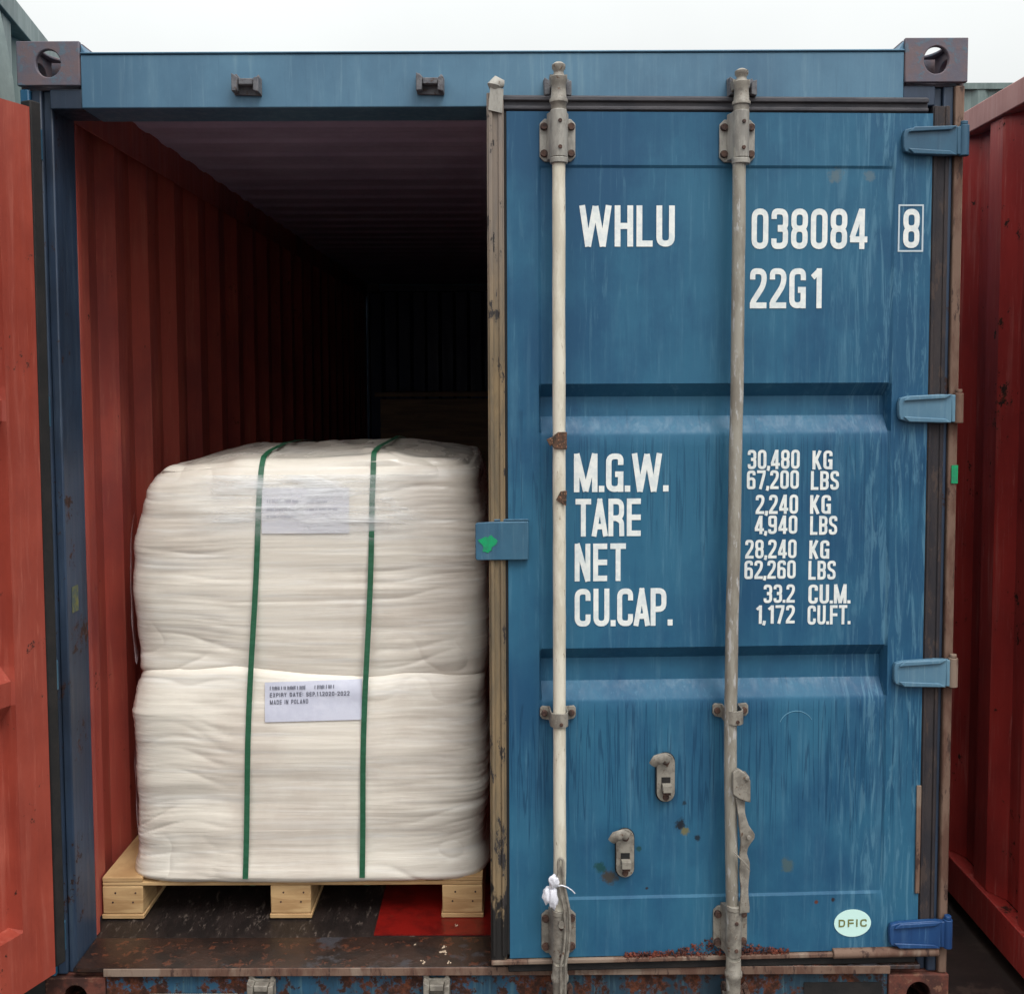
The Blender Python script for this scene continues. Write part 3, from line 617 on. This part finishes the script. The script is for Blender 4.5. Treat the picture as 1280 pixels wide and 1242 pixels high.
# bent handle on the second bar
g = MB(); g.prism([(-.592, .655), (-.592, .712), (-.578, .722), (-.560, .710), (-.546, .690), (-.545, .632), (-.560, .636), (-.575, .642)], -.078, -.066)
g.prism([(-.560, .640), (-.545, .630), (-.545, .695), (-.553, .700)], -.0655, -.028)
g.cyl((-.556, -.084, .697), (-.556, -.0785, .697), .006, n=12); g.build('handle_hub', M_galv2, D, bev=.003)
hp = [(-.568, .640), (-.566, .60), (-.560, .568), (-.550, .545), (-.549, .530), (-.556, .505), (-.558, .487), (-.553, .465), (-.555, .43), (-.556, .39), (-.556, .335)]
P = ipath(hp, 4); wd = [.012+.006*math.exp(-((z-.537)/.02)**2)+.002*math.sin(z*60) for x, z in P]
g = MB(); n = len(P)
for i, (x, z) in enumerate(P):
    yy = -.066+.006*math.sin(z*30)
    g.v += [(x-wd[i], yy, z), (x+wd[i], yy+.004, z), (x+wd[i], yy+.012, z), (x-wd[i], yy+.010, z)]
g.f = [(4*i+k, 4*i+(k+1)%4, 4*i+4+(k+1)%4, 4*i+4+k) for i in range(n-1) for k in range(4)]+[(3, 2, 1, 0), (4*n-4, 4*n-3, 4*n-2, 4*n-1)]; g.mi = [0]*len(g.f)
g.cyl((-.547, -.072, .537), (-.547, -.062, .537), .006, n=12)
g.build('handle', M_galv2, D, bev=.0015)
g = MB(); g.prism([(-.590, .505), (-.583, .500), (-.551, .468), (-.545, .452), (-.560, .470)], -.082, -.070); g.build('handle_lug', M_galv2, D, bev=.001)
# folded flat handle on the first bar
def rail(pts, w=.0045, y=-.070, th=.8): return MB().tube([(x, yy, z) for (x, z), yy in zip(pts, [y]*len(pts))], w, n=10, flat=th)
a1 = ipath([(-1.0415, .478), (-1.0415, .44), (-1.036, .40), (-1.027, .36), (-1.024, .30), (-1.028, .25), (-1.036, .21), (-1.036, .12)], 4)
a0 = ipath([(-1.0295, .478), (-1.0295, .44), (-1.022, .40), (-1.014, .36), (-1.012, .30), (-1.016, .25), (-1.024, .21), (-1.025, .12)], 4)
arc_ = [(-1.0355+.0062*math.cos(t), .482+.012*math.sin(t)) for t in [math.pi*k/8 for k in range(9)]]
loop = a1[::-1]+arc_[::-1]+a0
g = MB().tube([(x, -.074, z) for x, z in loop], .0036, n=8)
g.prism([(-1.0385, .470), (-1.0385, .43), (-1.031, .39), (-1.021, .35), (-1.019, .29), (-1.024, .23), (-1.032, .19), (-1.032, .12), (-1.0285, .12), (-1.0275, .20), (-1.019, .25), (-1.0155, .31), (-1.0175, .36), (-1.026, .41), (-1.0325, .45), (-1.0325, .470)][::-1], -.073, -.068)
g.cyl((-1.033, -.076, .318), (-1.033, -.067, .318), .009, n=14)
g.build('folded_handle', M_galv2, D, smooth=True)
# handle retainers
for cx_, cz_, fl in ((-.753, .676, 1), (-.860, .474, 1)):
    w = .0235; h = .064
    ol = [(cx_+w*math.cos(a), cz_+h-w+w*math.sin(a)) for a in [math.pi*k/10 for k in range(11)]]+[(cx_-w*math.cos(a), cz_-h+w-w*math.sin(a)) for a in [math.pi*k/10 for k in range(11)]]
    g = MB(); g.prism([(cx_+(x-cx_)*1.10, cz_-.002+(z-cz_)*1.05) for x, z in ol], -.002, -.0003, 1); g.prism(ol, -.012, -.0022, 0)
    g.box(cx_-.012, cx_+.012, -.0128, -.0121, cz_-.030, cz_+.002, 1)
    g.box(cx_-.011, cx_+.013, -.034, -.0122, cz_-.032, cz_-.014, 0)
    g.box(cx_-.009, cx_+.011, -.026, -.0122, cz_-.042, cz_-.0325, 2)
    g.cyl((cx_, -.020, cz_+.044), (cx_, -.0122, cz_+.044), .008, .010, 14, 2); g.cyl((cx_, -.018, cz_-.052), (cx_, -.0122, cz_-.052), .007, .009, 14, 2)
    o = g.build('handle_retainer', [M_galv2, M_black, M_bolt], D, bev=.0015)
    g = MB(); cur = [(cx_+.004, cz_+.052), (cx_-.012, cz_+.062), (cx_-.028, cz_+.058), (cx_-.038, cz_+.042)]
    P = ipath(cur, 5); g.tube([(x, -.026-.010*math.sin(i/len(P)*3.1), z) for i, (x, z) in enumerate(P)], [.010+.004*math.sin(i/len(P)*3.1) for i in range(len(P))], n=10, flat=.45)
    g.build('catch_lip', M_galv2, D, smooth=True)

# lettering (read off the door; heights are the usual 100 mm and 50 mm)
TX = [("WHLU",-0.9792,-0.7341,2.0611,2.1656),("038084",-0.5352,-0.2348,2.0553,2.1584),("8",-0.1405,-0.0984,2.0575,2.1580),("22G1",-0.5379,-0.3498,1.9034,2.0061),
("M.G.W.",-0.9939,-0.7455,1.4304,1.5304),("TARE",-0.9898,-0.8184,1.3144,1.4129),("NET",-0.9919,-0.8579,1.1968,1.2957),("CU.CAP.",-0.9920,-0.7333,1.0776,1.1771),
("30,480",-0.5400,-0.4030,1.4871,1.5373),("KG",-0.3692,-0.3163,1.4851,1.5344),("67,200",-0.5417,-0.4045,1.4347,1.4840),("LBS",-0.3727,-0.2986,1.4315,1.4809),
("2,240",-0.5179,-0.4058,1.3694,1.4199),("KG",-0.3740,-0.3189,1.3684,1.4179),("4,940",-0.5194,-0.4073,1.3167,1.3652),("LBS",-0.3733,-0.3012,1.3134,1.3630),
("28,240",-0.5442,-0.4086,1.2523,1.3020),("KG",-0.3746,-0.3215,1.2500,1.2987),("62,260",-0.5458,-0.4101,1.1983,1.2471),("LBS",-0.3761,-0.3037,1.1947,1.2446),
("33.2",-0.4943,-0.4115,1.1343,1.1832),("CU.M.",-0.3753,-0.2622,1.1306,1.1817),("1,172",-0.5171,-0.4108,1.0791,1.1281),("CU.FT.",-0.3767,-0.2614,1.0751,1.1264)]
def onpanel(x, y, z):
    s = -x; e = min(s-.068, 1.172-s, z-.19, 2.40-z)
    nz_ = noise.noise(Vector((s*3.1, z*2.3, 4)))*.0022*min(1, max(0, e)/.06)+noise.noise(Vector((s*9, z*7, 9)))*.0007*min(1, max(0, e)/.06)
    return (x, y+nz_+(prof(z) if .163 < s < 1.085 else 0), z)
blocks = {'letter block': TX[:1], 'serial': TX[1:2], 'check': TX[2:3], 'size': TX[3:4], 'weights_l': TX[4:8], 'weights_r': TX[8:]}
for nm, L in blocks.items():
    for t, x0, x1, z0, z1 in L:
        mb = MB(); big = z1-z0 > .08
        letters(mb, t, x0, x1, z0, z1, -.0012, t=.148 if big else .152, w=.47 if big else .45, gap=.085 if big else .08, fn=onpanel)
        mb.build('lettering', M_white, D)
mb = MB(); x0, x1, z0, z1, q = -.154, -.088, 2.048, 2.169, .0042
for bx in ((x0, x1, z1-q, z1), (x0, x1, z0, z0+q), (x0, x0+q, z0+q, z1-q), (x1-q, x1, z0+q, z1-q)):
    mb.add([onpanel(x, -.0012, z) for x, z in ((bx[0], bx[2]), (bx[1], bx[2]), (bx[1], bx[3]), (bx[0], bx[3]))], [(0, 1, 2, 3)])
mb.build('lettering_frame', M_frame8, D)
mb = MB(); mb.prism([(-.246+.050*math.cos(a), .266+.0375*math.sin(a)) for a in [k*math.pi/24 for k in range(48)]], -.0022, -.0012)
mb.build('sticker', M_stick, D)
mb = MB(); letters(mb, "DFIC", -.284, -.208, .256, .277, -.0030, t=.2, w=.9, gap=.35); mb.build('sticker_lettering', M_gold, D)
mb = MB(); letters(mb, "I", -.2395, -.2385, 2.2, 2.2, 0) if False else None
P = [(-.403+.046*math.cos(a), .800+.044*math.sin(a)) for a in [R(q) for q in range(28, 165, 6)]]
mb = MB().tube([onpanel(x, -.0002, z) for x, z in P], .0009, n=6); mb.build('scratch', N('pale_blue_scratch').fin(srgb(92, 138, 162), .5), D)
# rust flakes caught on the bottom ledge of the door
mb = MB()
for k in range(900):
    t = random.random(); x = -.86+t*.44; top = .012+.036*math.exp(-((x+.60)/.085)**2); z = .190+random.random()**1.5*top
    s_ = random.uniform(.002, .006); y = -.003-random.random()*.006*(1-(z-.19)/.05)
    c = Vector((x, y, z)); vs = [c+Vector([random.uniform(-s_, s_) for _ in range(3)]) for _ in range(4)]
    mb.add(vs, [(0, 1, 2), (0, 2, 3), (0, 3, 1), (1, 3, 2)])
fl = mb.build('rust_flakes', grimy('rust_flake', [srgb(112, 54, 38), srgb(72, 38, 30)], sc=30, rough=.9), D); fl['kind'] = 'stuff'

# left door, swung open 114 degrees about its hinge
DL = door_panel(BOX, M_blue_door, M_red_door, seed=30); DL.scale = (-1, 1, 1)
DL.location = (-1.162, -.018, 0); DL.rotation_euler = (0, 0, R(-114))
g = MB(); g.box(-.062, -.030, .012, .046, .20, 2.42); g.box(-1.215, -1.1722, -.004, .03, .185, 2.445); g.build('gasket', M_black, DL, bev=.004)
for z in HZ: hinge(DL, z, M_hinge_dk, M_hinge_dk)
for x in (-.60, -1.036):
    MB().cyl((x, -.045, .05), (x, -.045, 2.5), .0165).build('locking_bar', M_barbeige, DL, smooth=True)
    for z in (.22, 2.27): MB().box(x-.045, x+.045, -.06, -.0005, z, z+.11).build('bearing_bracket', M_galv, DL, bev=.01)

# ------------------------------------------------------------------ pallet
P0X, P0Y, ZF = -1.158, .242, .1508
PA = empty('pallet', (-.6, .8, ZF)); tag(PA, 'pine wood pallet on the container floor under the white bags', 'pallet')
def pbox(name, a, m=M_wood, bev=.003):
    x0, x1, y0, y1, z0, z1 = a; cx_, cy_, cz_ = (x0+x1)/2, (y0+y1)/2, (z0+z1)/2
    mb = MB().box(x0-cx_, x1-cx_, y0-cy_, y1-cy_, z0-cz_, z1-cz_); return mb.build(name, m, PA, bev=bev, loc=(cx_+.6, cy_-.8, cz_-ZF))
for bx, bw in ((P0X, .118), (P0X+.492, .118), (P0X+.995, .118)):
    pbox('bottom_board', (bx-.003, bx+bw+.003, P0Y-.002, P0Y+1.098, ZF, ZF+.014))
    for by in (P0Y, P0Y+.49, P0Y+.98): pbox('block', (bx, bx+bw, by, by+.118, ZF+.0143, ZF+.098))
for by in (P0Y, P0Y+.49, P0Y+.98): pbox('stringer_board', (P0X, P0X+1.113, by, by+.118, ZF+.0983, ZF+.110))
for k in range(7): pbox('deck_board', (P0X+k*.166, P0X+k*.166+.118, P0Y-.001, P0Y+1.098, ZF+.1103, ZF+.125))

for k in range(3):
    for q in range(4):
        MB().cyl((P0X+.6+(0, .492, .995)[k]+.030+.055*(q % 2)+.004*q, P0Y-.8-.0012, .050+.028*(q//2)), (P0X+.6+(0, .492, .995)[k]+.030+.055*(q % 2)+.004*q, P0Y-.8+.004, .050+.028*(q//2)), .0028, n=8).build('nail', M_bolt, PA)
# ------------------------------------------------------------------ bulk bags
ZD = ZF+.1235
def sgn(a, e): return math.copysign(abs(a)**e, a)
def bag(xl, xr, yf, yb, z0, z1, seed, top):
    cx_, cy_ = (xl+xr)/2, (yf+yb)/2; hx, hy = (xr-xl)/2, (yb-yf)/2; H_ = z1-z0
    # angles: dense along the front
    us = []
    for k in range(300): us.append((-.75+.5*k/300)*math.pi)
    for k in range(150): us.append((-.25+1.5*k/150)*math.pi)
    tr = []                                       # (radius factor, z factor)
    nb = 8
    for k in range(nb): tr.append((.12+.82*k/nb, 0.0))
    for k in range(10): a = -math.pi/2+math.pi/2*k/10; tr.append((.955+.045*math.cos(a), .04+.04*math.sin(a)))
    for k in range(150): tr.append((1.0, .04+(.91-.055*top)*k/150))
    rt = .05+.055*top
    for k in range(22): a = math.pi/2*k/22; q = .055+.045*top; tr.append((1-q+q*math.cos(a), (1-rt)+rt*math.sin(a)))
    for k in range(36): tr.append(((1-q)*(1-k/36)+.004, 1.0))
    mb = MB(); n = len(us)
    for (rf, zf) in tr:
        bl = 1+.012*math.sin(math.pi*min(1, max(0, zf)))
        for a in us:
            ca, sa = math.cos(a), math.sin(a); e = .20
            px, py = sgn(ca, e)*rf*bl, sgn(sa, e)*rf*bl
            # superellipse keeps corners rounded
            x = cx_+px*hx; y = cy_+py*hy; z = z0+zf*H_
            nr = Vector((sgn(ca, 1.2), sgn(sa, 1.2), 0)); nr = nr.normalized()*(1 if rf > .9 else rf) + Vector((0, 0, 1 if zf > .97 else 0))
            nr = nr.normalized() if nr.length > 0 else Vector((0, 0, 1))
            w = noise.noise(Vector((x*2.1+seed, y*2.1, z*2.0)))*.009+noise.noise(Vector((x*1.6+seed, y*2.2, z*9)))*.011+noise.noise(Vector((x*6+seed, y*9, z*22)))*.003
            warp = noise.noise(Vector((x*3+seed, y*3, z*3+7)))*.9
            r1 = noise.noise(Vector((x*1.6+seed*2, y*1.6, z*20+warp*2.2))); r1 = (1-abs(r1))**5
            r2 = noise.noise(Vector((x*2.6+seed*3, y*2.6, z*64+warp*2.5)));  r2 = (1-abs(r2))**4
            m1 = .5+.5*noise.noise(Vector((x*3+seed, y*3, z*5+11)))
            edge = (1-min(1, zf/.30)) + max(0, (zf-.80)/.2)
            w -= r1*.0036*m1*2*m1 ; w -= r2*.0022*m1*(1 if zf<.97 else 0)
            dg = noise.noise(Vector((x*5+z*7+seed, y*5, z*9-x*4))); w -= (1-abs(dg))**9*.0045*min(1, edge*.9)
            if zf > .97:
                w += (.022*noise.noise(Vector((x*3.4+seed, y*3, 3)))+.034*(1-rf)**.6-.006)*top
                w += .010*noise.noise(Vector((x*11+seed, y*9, 3)))*top
            if top: z -= .022*max(0, min(1, (-.80-x)/.24))*max(0, min(1, (zf-.75)/.25))
            if not top: fl_ = max(0, 1-(z-z0)/.10)**2; x += fl_*.022*px; y += fl_*.006*py; st_ = max(0, min(1, (z-.76)/.12)); y += st_*.022*max(0, (cy_-y)/hy); x += st_*.016*max(0, (cx_-x)/hx)
            if top:
                tp_ = max(0, min(1, (z-1.12)/.36))**2; x += tp_*(.062*max(0, (cx_-x)/hx)-.035*max(0, (x-cx_)/hx)); y += tp_*.02*max(0, (cy_-y)/hy)
            sw = max(0, 1-abs(z-.867)/.2); z += sw*(.022*noise.noise(Vector((x*2.6, y*2.6, 1.5)))+.008*noise.noise(Vector((x*9, y*9, 5.5))))
            mb.v.append((x+nr.x*w, y+nr.y*w, z+nr.z*w))
    m = len(tr)
    mb.f = [(j*n+i, j*n+(i+1)%n, (j+1)*n+(i+1)%n, (j+1)*n+i) for j in range(m-1) for i in range(n)]
    mb.f += [tuple(range(n))[::-1], tuple((m-1)*n+i for i in range(n))]; mb.mi = [0]*len(mb.f)
    return mb
lo = bag(-1.082, -.030, .232, 1.29, ZD-.012, .886, 3.3, .0); up = bag(-1.080, -.022, .256, 1.28, .862, 1.494, 12.7, 1.0)
BV = [BVHTree.FromPolygons(m_.v, m_.f) for m_ in (lo, up)]
OL = lo.build('bulk_bag', M_bag, smooth=True); tag(OL, 'lower white bulk bag, resting on the pine pallet', 'bag', 'stacked white bulk bags')
OU = up.build('bulk_bag', M_bag, smooth=True); tag(OU, 'upper white bulk bag with lumpy top, lying on the other bag', 'bag', 'stacked white bulk bags')
for o in (OL, OU): o.data.set_sharp_from_angle(angle=R(180))
def front(x, z):
    best = None
    for b in BV:
        h = b.ray_cast(Vector((x, -1, z)), Vector((0, 1, 0)))
        if h[0] is not None and h[0].y < .6 and (best is None or h[0].y < best): best = h[0].y
    return best if best is not None else .27
def topz(x, y):
    h = BV[1].ray_cast(Vector((x, y, 3)), Vector((0, 0, -1))); return h[0].z if h[0] is not None else 1.45

# straps
def strap(xt, xb, wv, label):
    xz = lambda z: xb+(xt-xb)*min(1, (z-.26)/1.18)
    pts = [(front(xz(z), z)-.005, z) for z in [.285+.01*k for k in range(119)]]+[(y, topz(xt, y)+.008) for y in [.262+.008*k for k in range(12)]+[.37+.03*k for k in range(28)]]
    hull = []                                    # a taut strap follows the convex outline of the load
    for p in pts:
        while len(hull) > 1 and (hull[-1][0]-hull[-2][0])*(p[1]-hull[-2][1])-(hull[-1][1]-hull[-2][1])*(p[0]-hull[-2][0]) > 0: hull.pop()
        hull.append(p)
    dense = []
    for a_, b_ in zip(hull[:-1], hull[1:]):
        m_ = max(1, int(math.hypot(b_[0]-a_[0], b_[1]-a_[1])/.02)); dense += [(a_[0]+(b_[0]-a_[0])*k/m_, a_[1]+(b_[1]-a_[1])*k/m_) for k in range(m_)]
    dense.append(hull[-1]); dense.reverse()
    path = [(xz(z)+(.003*math.sin(z*7+xt) if z < 1.4 else 0), y, z) for y, z in dense]
    path += [(xb+.004, .258, .262), (xb+.012, .262, .240), (xb+.014, .30, .2495)]
    h = .0078; mb = MB(); n = len(path)
    for i, p in enumerate(path):
        a = Vector(path[max(0, i-1)]); b = Vector(path[min(n-1, i+1)]); t = (b-a).normalized(); q = Vector((1, 0, 0)); nn = t.cross(q).normalized()
        if nn.y > 0 and abs(nn.y) > .5: nn = -nn
        if nn.z < -.5: nn = -nn
        w = h*(1-.0*wv)
        for o_ in (-w, w): mb.v.append(tuple(Vector(p)+q*o_))
        for o_ in (w, -w): mb.v.append(tuple(Vector(p)+q*o_-nn*.0012))
    mb.f = [(4*i+k, 4*i+(k+1)%4, 4*i+4+(k+1)%4, 4*i+4+k) for i in range(n-1) for k in range(4)]+[(0, 1, 2, 3), (4*n-1, 4*n-2, 4*n-3, 4*n-4)]
    mb.mi = [0]*len(mb.f)
    o = mb.build('strap', M_strap); tag(o, label, 'strap', 'green straps round the white bags'); return o
strap(-.680, -.735, 0, 'green packing strap left of the printed paper on the white bags')
strap(-.355, -.397, 0, 'green packing strap right of the printed paper on the white bags')
# printed papers under the film
def paper(parent, c, th, w, h, lines, off=.004, mp=None, mi_=None):
    ca, sa = math.cos(th), math.sin(th); mb = MB(); nx, nz = 14, 8
    def P(u, v, o): x = c[0]+u*ca-v*sa; z = c[1]+u*sa+v*ca; return (x, min(front(x, z), front(x, z+.004))-o, z)
    def grid(o): return [P(-w/2+w*i/nx, -h/2+h*j/nz, o) for j in range(nz+1) for i in range(nx+1)]
    mb.add(grid(off), [(j*(nx+1)+i, j*(nx+1)+i+1, (j+1)*(nx+1)+i+1, (j+1)*(nx+1)+i) for j in range(nz) for i in range(nx)])
    o = mb.build('label_sheet', mp or M_paper, parent, smooth=True)
    mb = MB()
    for t, x0, x1, z0, z1 in lines:
        if t is None:                            # rubbed, unreadable line
            x = x0
            while x < x1:
                if abs(x-(-.01)) > .012: q = [P(x, z0+random.uniform(0, .003), off+.002), P(x+.0022, z0, off+.002), P(x+.0022, z1-random.uniform(0, .004), off+.002), P(x, z1-.002, off+.002)]; mb.add(q, [(0, 1, 2, 3)])
                x += random.choice((.0034, .004, .0034, .007))
            continue
        letters(mb, t, x0, x1, z0, z1, 0, t=.16, w=.58, gap=.22, fn=lambda x, y, z: P(x, z, off+.002+y*0))
    mb.build('label_print', mi_ or M_ink, parent); return o
paper(OL, (-.530, .800), R(1.2), .280, .112, [(None, -.125, .06, .034, .046), ("EXPIRY DATE: SEP.11.2020-2022", -.125, .105, .014, .026), ("MADE IN POLAND", -.125, -.015, -.006, .006)])
paper(OU, (-.548, 1.350), R(0), .250, .130, [(None, -.11, .06, .022, .034), (None, -.11, .09, .0, .010), (None, -.11, .0, -.020, -.010)], mp=grimy('paper_seen_through_film', [srgb(206, 205, 212), srgb(214, 212, 214)], scale=(1, 1, 6), sc=6, rough=.3, bump=.3), mi_=N('faint_print').fin(srgb(166, 166, 180), .5))
# loose film standing off the left corner of each bag
def fringe(parent, z0, z1, sd_):
    mb = MB(); nz = 60; nx = 8
    for j in range(nz+1):
        z = z0+(z1-z0)*j/nz; k = math.sin(math.pi*j/nz)**.5
        for i in range(nx+1):
            t = i/nx; x = -1.100+.05*t-.006*k+.004*noise.noise(Vector((z*9, sd_, 0)))*(1-t); y = .42-.15*t-.02*k+.006*noise.noise(Vector((z*14, t*3, sd_)))
            mb.v.append((x, y, z))
    mb.f = [(j*(nx+1)+i, j*(nx+1)+i+1, (j+1)*(nx+1)+i+1, (j+1)*(nx+1)+i) for j in range(nz) for i in range(nx)]; mb.mi = [0]*len(mb.f)
    return mb.build('stretch_film', M_film, parent, smooth=True)
fringe(OL, ZD+.04, .83, 2); fringe(OU, .90, 1.33, 5)

# loose glossy film drawn over the top of the front
def frontfilm(parent, x0, x1, z0, z1):
    n = N('hazy_stretch_film'); n.b.inputs['Base Color'].default_value = srgb(236, 238, 240)
    f = n.noise((1.6, 1.6, 34), 1.5, 5, .65, dist=.6); g = n.noise((3, 3, 9), 1.2, 4, .6, (4, 2, 1), dist=.8); n.bump(n.math('ADD', f, g), .8, .01)
    x, y, z = n.sep()
    ed = n.math('MULTIPLY', n.math('MULTIPLY', n.ramp(x, x0, x0+.15), n.ramp(x, x1, x1-.2)), n.math('MULTIPLY', n.ramp(z, z0, z0+.10), 1.0))
    n.lk(n.math('MULTIPLY', n.math('ADD', n.ramp(f, .3, .7, .10, .42), n.ramp(g, .45, .65, 0, .42)), ed), n.b.inputs['Alpha'])
    m = n.fin(srgb(236, 238, 240), .22); mb = MB(); nx, nz = 60, 26
    for j in range(nz+1):
        for i in range(nx+1):
            x = x0+(x1-x0)*i/nx; z = z0+(z1-z0)*j/nz
            mb.v.append((x, min(front(x, z), front(min(x+.01, x1), z), front(x, z-.008))-.009-.004*noise.noise(Vector((x*6, 2, z*12))), z))
    mb.f = [(j*(nx+1)+i, j*(nx+1)+i+1, (j+1)*(nx+1)+i+1, (j+1)*(nx+1)+i) for j in range(nz) for i in range(nx)]; mb.mi = [0]*len(mb.f)
    return mb.build('stretch_film', m, parent, smooth=True)
frontfilm(OU, -.92, -.14, 1.24, 1.452)

# dim load further back in the container
CR = empty('wooden_crate', (-.30, 3.3, .148)); tag(CR, 'dim wooden crate deep in the dark container behind the bags', 'crate')
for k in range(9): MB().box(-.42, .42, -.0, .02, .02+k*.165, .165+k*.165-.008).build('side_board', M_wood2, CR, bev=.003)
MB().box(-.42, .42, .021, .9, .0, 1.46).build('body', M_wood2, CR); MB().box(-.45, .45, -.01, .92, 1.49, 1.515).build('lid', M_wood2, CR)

# small white seal hanging from the left bar
T_ = empty('bar_seal', (.17, -.11, .40)); tag(T_, 'crumpled white plastic seal tied to the lower left locking bar', 'seal')
def blob(cx_, cy_, cz_, rx, ry, rz_, sd_):
    bm = bmesh.new(); bmesh.ops.create_icosphere(bm, subdivisions=3, radius=1)
    vs = []
    for v in bm.verts:
        q = 1+.35*noise.noise(v.co*1.9+Vector((sd_, 0, 0)))+.14*noise.noise(v.co*5+Vector((sd_, 3, 0))); vs.append((cx_+v.co.x*rx*q, cy_+v.co.y*ry*q, cz_+v.co.z*rz_*q))
    fs = [tuple(x.index for x in f.verts) for f in bm.faces]; bm.free(); return vs, fs
mb = MB(); mb.add(*blob(-.020, 0, .033, .014, .010, .018, 1)); mb.add(*blob(-.022, 0, -.010, .012, .010, .028, 2)); mb.add(*blob(-.036, .006, -.006, .015, .010, .022, 3)); mb.build('seal_body', M_tag, T_, smooth=True)
MB().tube([(-.015, 0, .02), (.0, -.006, .026), (.014, -.004, .020), (.026, 0, .010), (.034, .003, .0)], .0016, n=8).build('seal_tail', M_tag, T_, smooth=True)

# powder spilled on the sill
mb = MB()
for (x, y, r_) in [(-.150, .06, .010), (-.147, .085, .006), (-.200, .012, .006), (-.128, .010, .005), (-.23, .10, .003), (-.12, .20, .004)]:
    for k in range(7):
        q = r_*random.uniform(.3, .7); X_, Y_ = x+random.uniform(-r_, r_), y+random.uniform(-r_, r_)*1.2
        mb.cyl((X_, Y_, .1503 if Y_ < .145 else .1508), (X_, Y_, .1520), q*.8, q*.3, 9)
o = mb.build('spilled_powder', grimy('tan_powder', [srgb(200, 180, 158), srgb(170, 150, 128)], sc=60, rough=.9)); tag(o, 'small pale powder spills on the rusty sill below the bags', 'powder', kind='stuff')

# ------------------------------------------------------------------ neighbours and ground
nb = container('shipping_container', (2.69, -.25, 0), 0, 2.591, M_red_nb, M_red_nb, M_casting_rust, M_casting_rust,
    'dark red shipping container standing to the right of the blue container', min_=M_red_nb, mrail=M_rail_nb)
def closed_doors(T, H, m):
    dz = H-2.591
    for sx in (1, -1):
        e = door_panel(T, m, m, seed=5+sx); e.location = (1.2*sx, 0, dz/2); e.scale = (sx, 1, 1)
        for z in HZ: hinge(e, z, m, m)
        for x in (-.60, -1.036):
            MB().cyl((x, -.045, .05), (x, -.045, 2.5), .0165).build('locking_bar', M_barbeige, e, smooth=True)
            for z in (.22, 2.27): MB().box(x-.045, x+.045, -.06, -.0005, z, z+.11).build('bearing_bracket', M_galv, e, bev=.01)
closed_doors(nb, 2.591, M_red_nb)
ang = R(10.7); cyw, syw = math.cos(ang), math.sin(ang)
# its near side runs through (-1.439,.395) heading back and to the left
lx, ly = -1.415+syw*.65-cyw*1.219, .395-cyw*.65-syw*1.219
ln = container('shipping_container', (lx, ly, 0), ang, 2.896, M_green_nb, M_green_nb, M_green_nb, M_green_nb,
    'tall grey green container standing at a slant behind the open left door', min_=M_red_nb)
closed_doors(ln, 2.896, M_green_nb)
for k, z in enumerate((0, 2.6)):
    c_ = container('shipping_container', (9.5, 10.6, z), R(90), 2.591, M_green_nb, M_green_nb, M_green_nb, M_green_nb,
        ('lower', 'upper')[k]+' grey green container of the stack behind the dark red container', min_=M_red_nb, group='grey green containers stacked far behind')

TP = MB()
for q in range(2):
    pass
nz = 16; ny = 12
for side in (0, .006):
    for j in range(nz+1):
        z = 2.80-.75*j/nz; ye = .40+.11*min(1, (j/nz)*3)**.7
        for i in range(ny+1):
            yy = -.30+(ye+.30)*i/ny; TP.v.append((1.236+side+.012*math.sin(yy*16+z*2)+.02*(j/nz), yy, z))
o_ = (nz+1)*(ny+1); F_ = [(j*(ny+1)+i, j*(ny+1)+i+1, (j+1)*(ny+1)+i+1, (j+1)*(ny+1)+i) for j in range(nz) for i in range(ny)]
TP.f = [f[::-1] for f in F_]+[tuple(k+o_ for k in f) for f in F_]
for L_ in ([j*(ny+1)+ny for j in range(nz+1)], [j*(ny+1) for j in range(nz+1)][::-1], list(range(ny+1)), [nz*(ny+1)+i for i in range(ny+1)][::-1]):
    TP.f += [(a, b, b+o_, a+o_) for a, b in zip(L_[:-1], L_[1:])]
TP.mi = [0]*len(TP.f)
tp = TP.build('tarpaulin', M_tarp, smooth=True, loc=(lx, ly, 0)); tp.rotation_euler = (0, 0, ang)
tag(tp, 'pale grey tarpaulin hanging down the side of the tall grey green container', 'tarpaulin')
gm = MB().add([(-150, -150, 0), (150, -150, 0), (150, 150, 0), (-150, 150, 0)], [(0, 1, 2, 3)]).build('ground', M_ground); gm['kind'] = 'structure'; gm.location.z = -.004
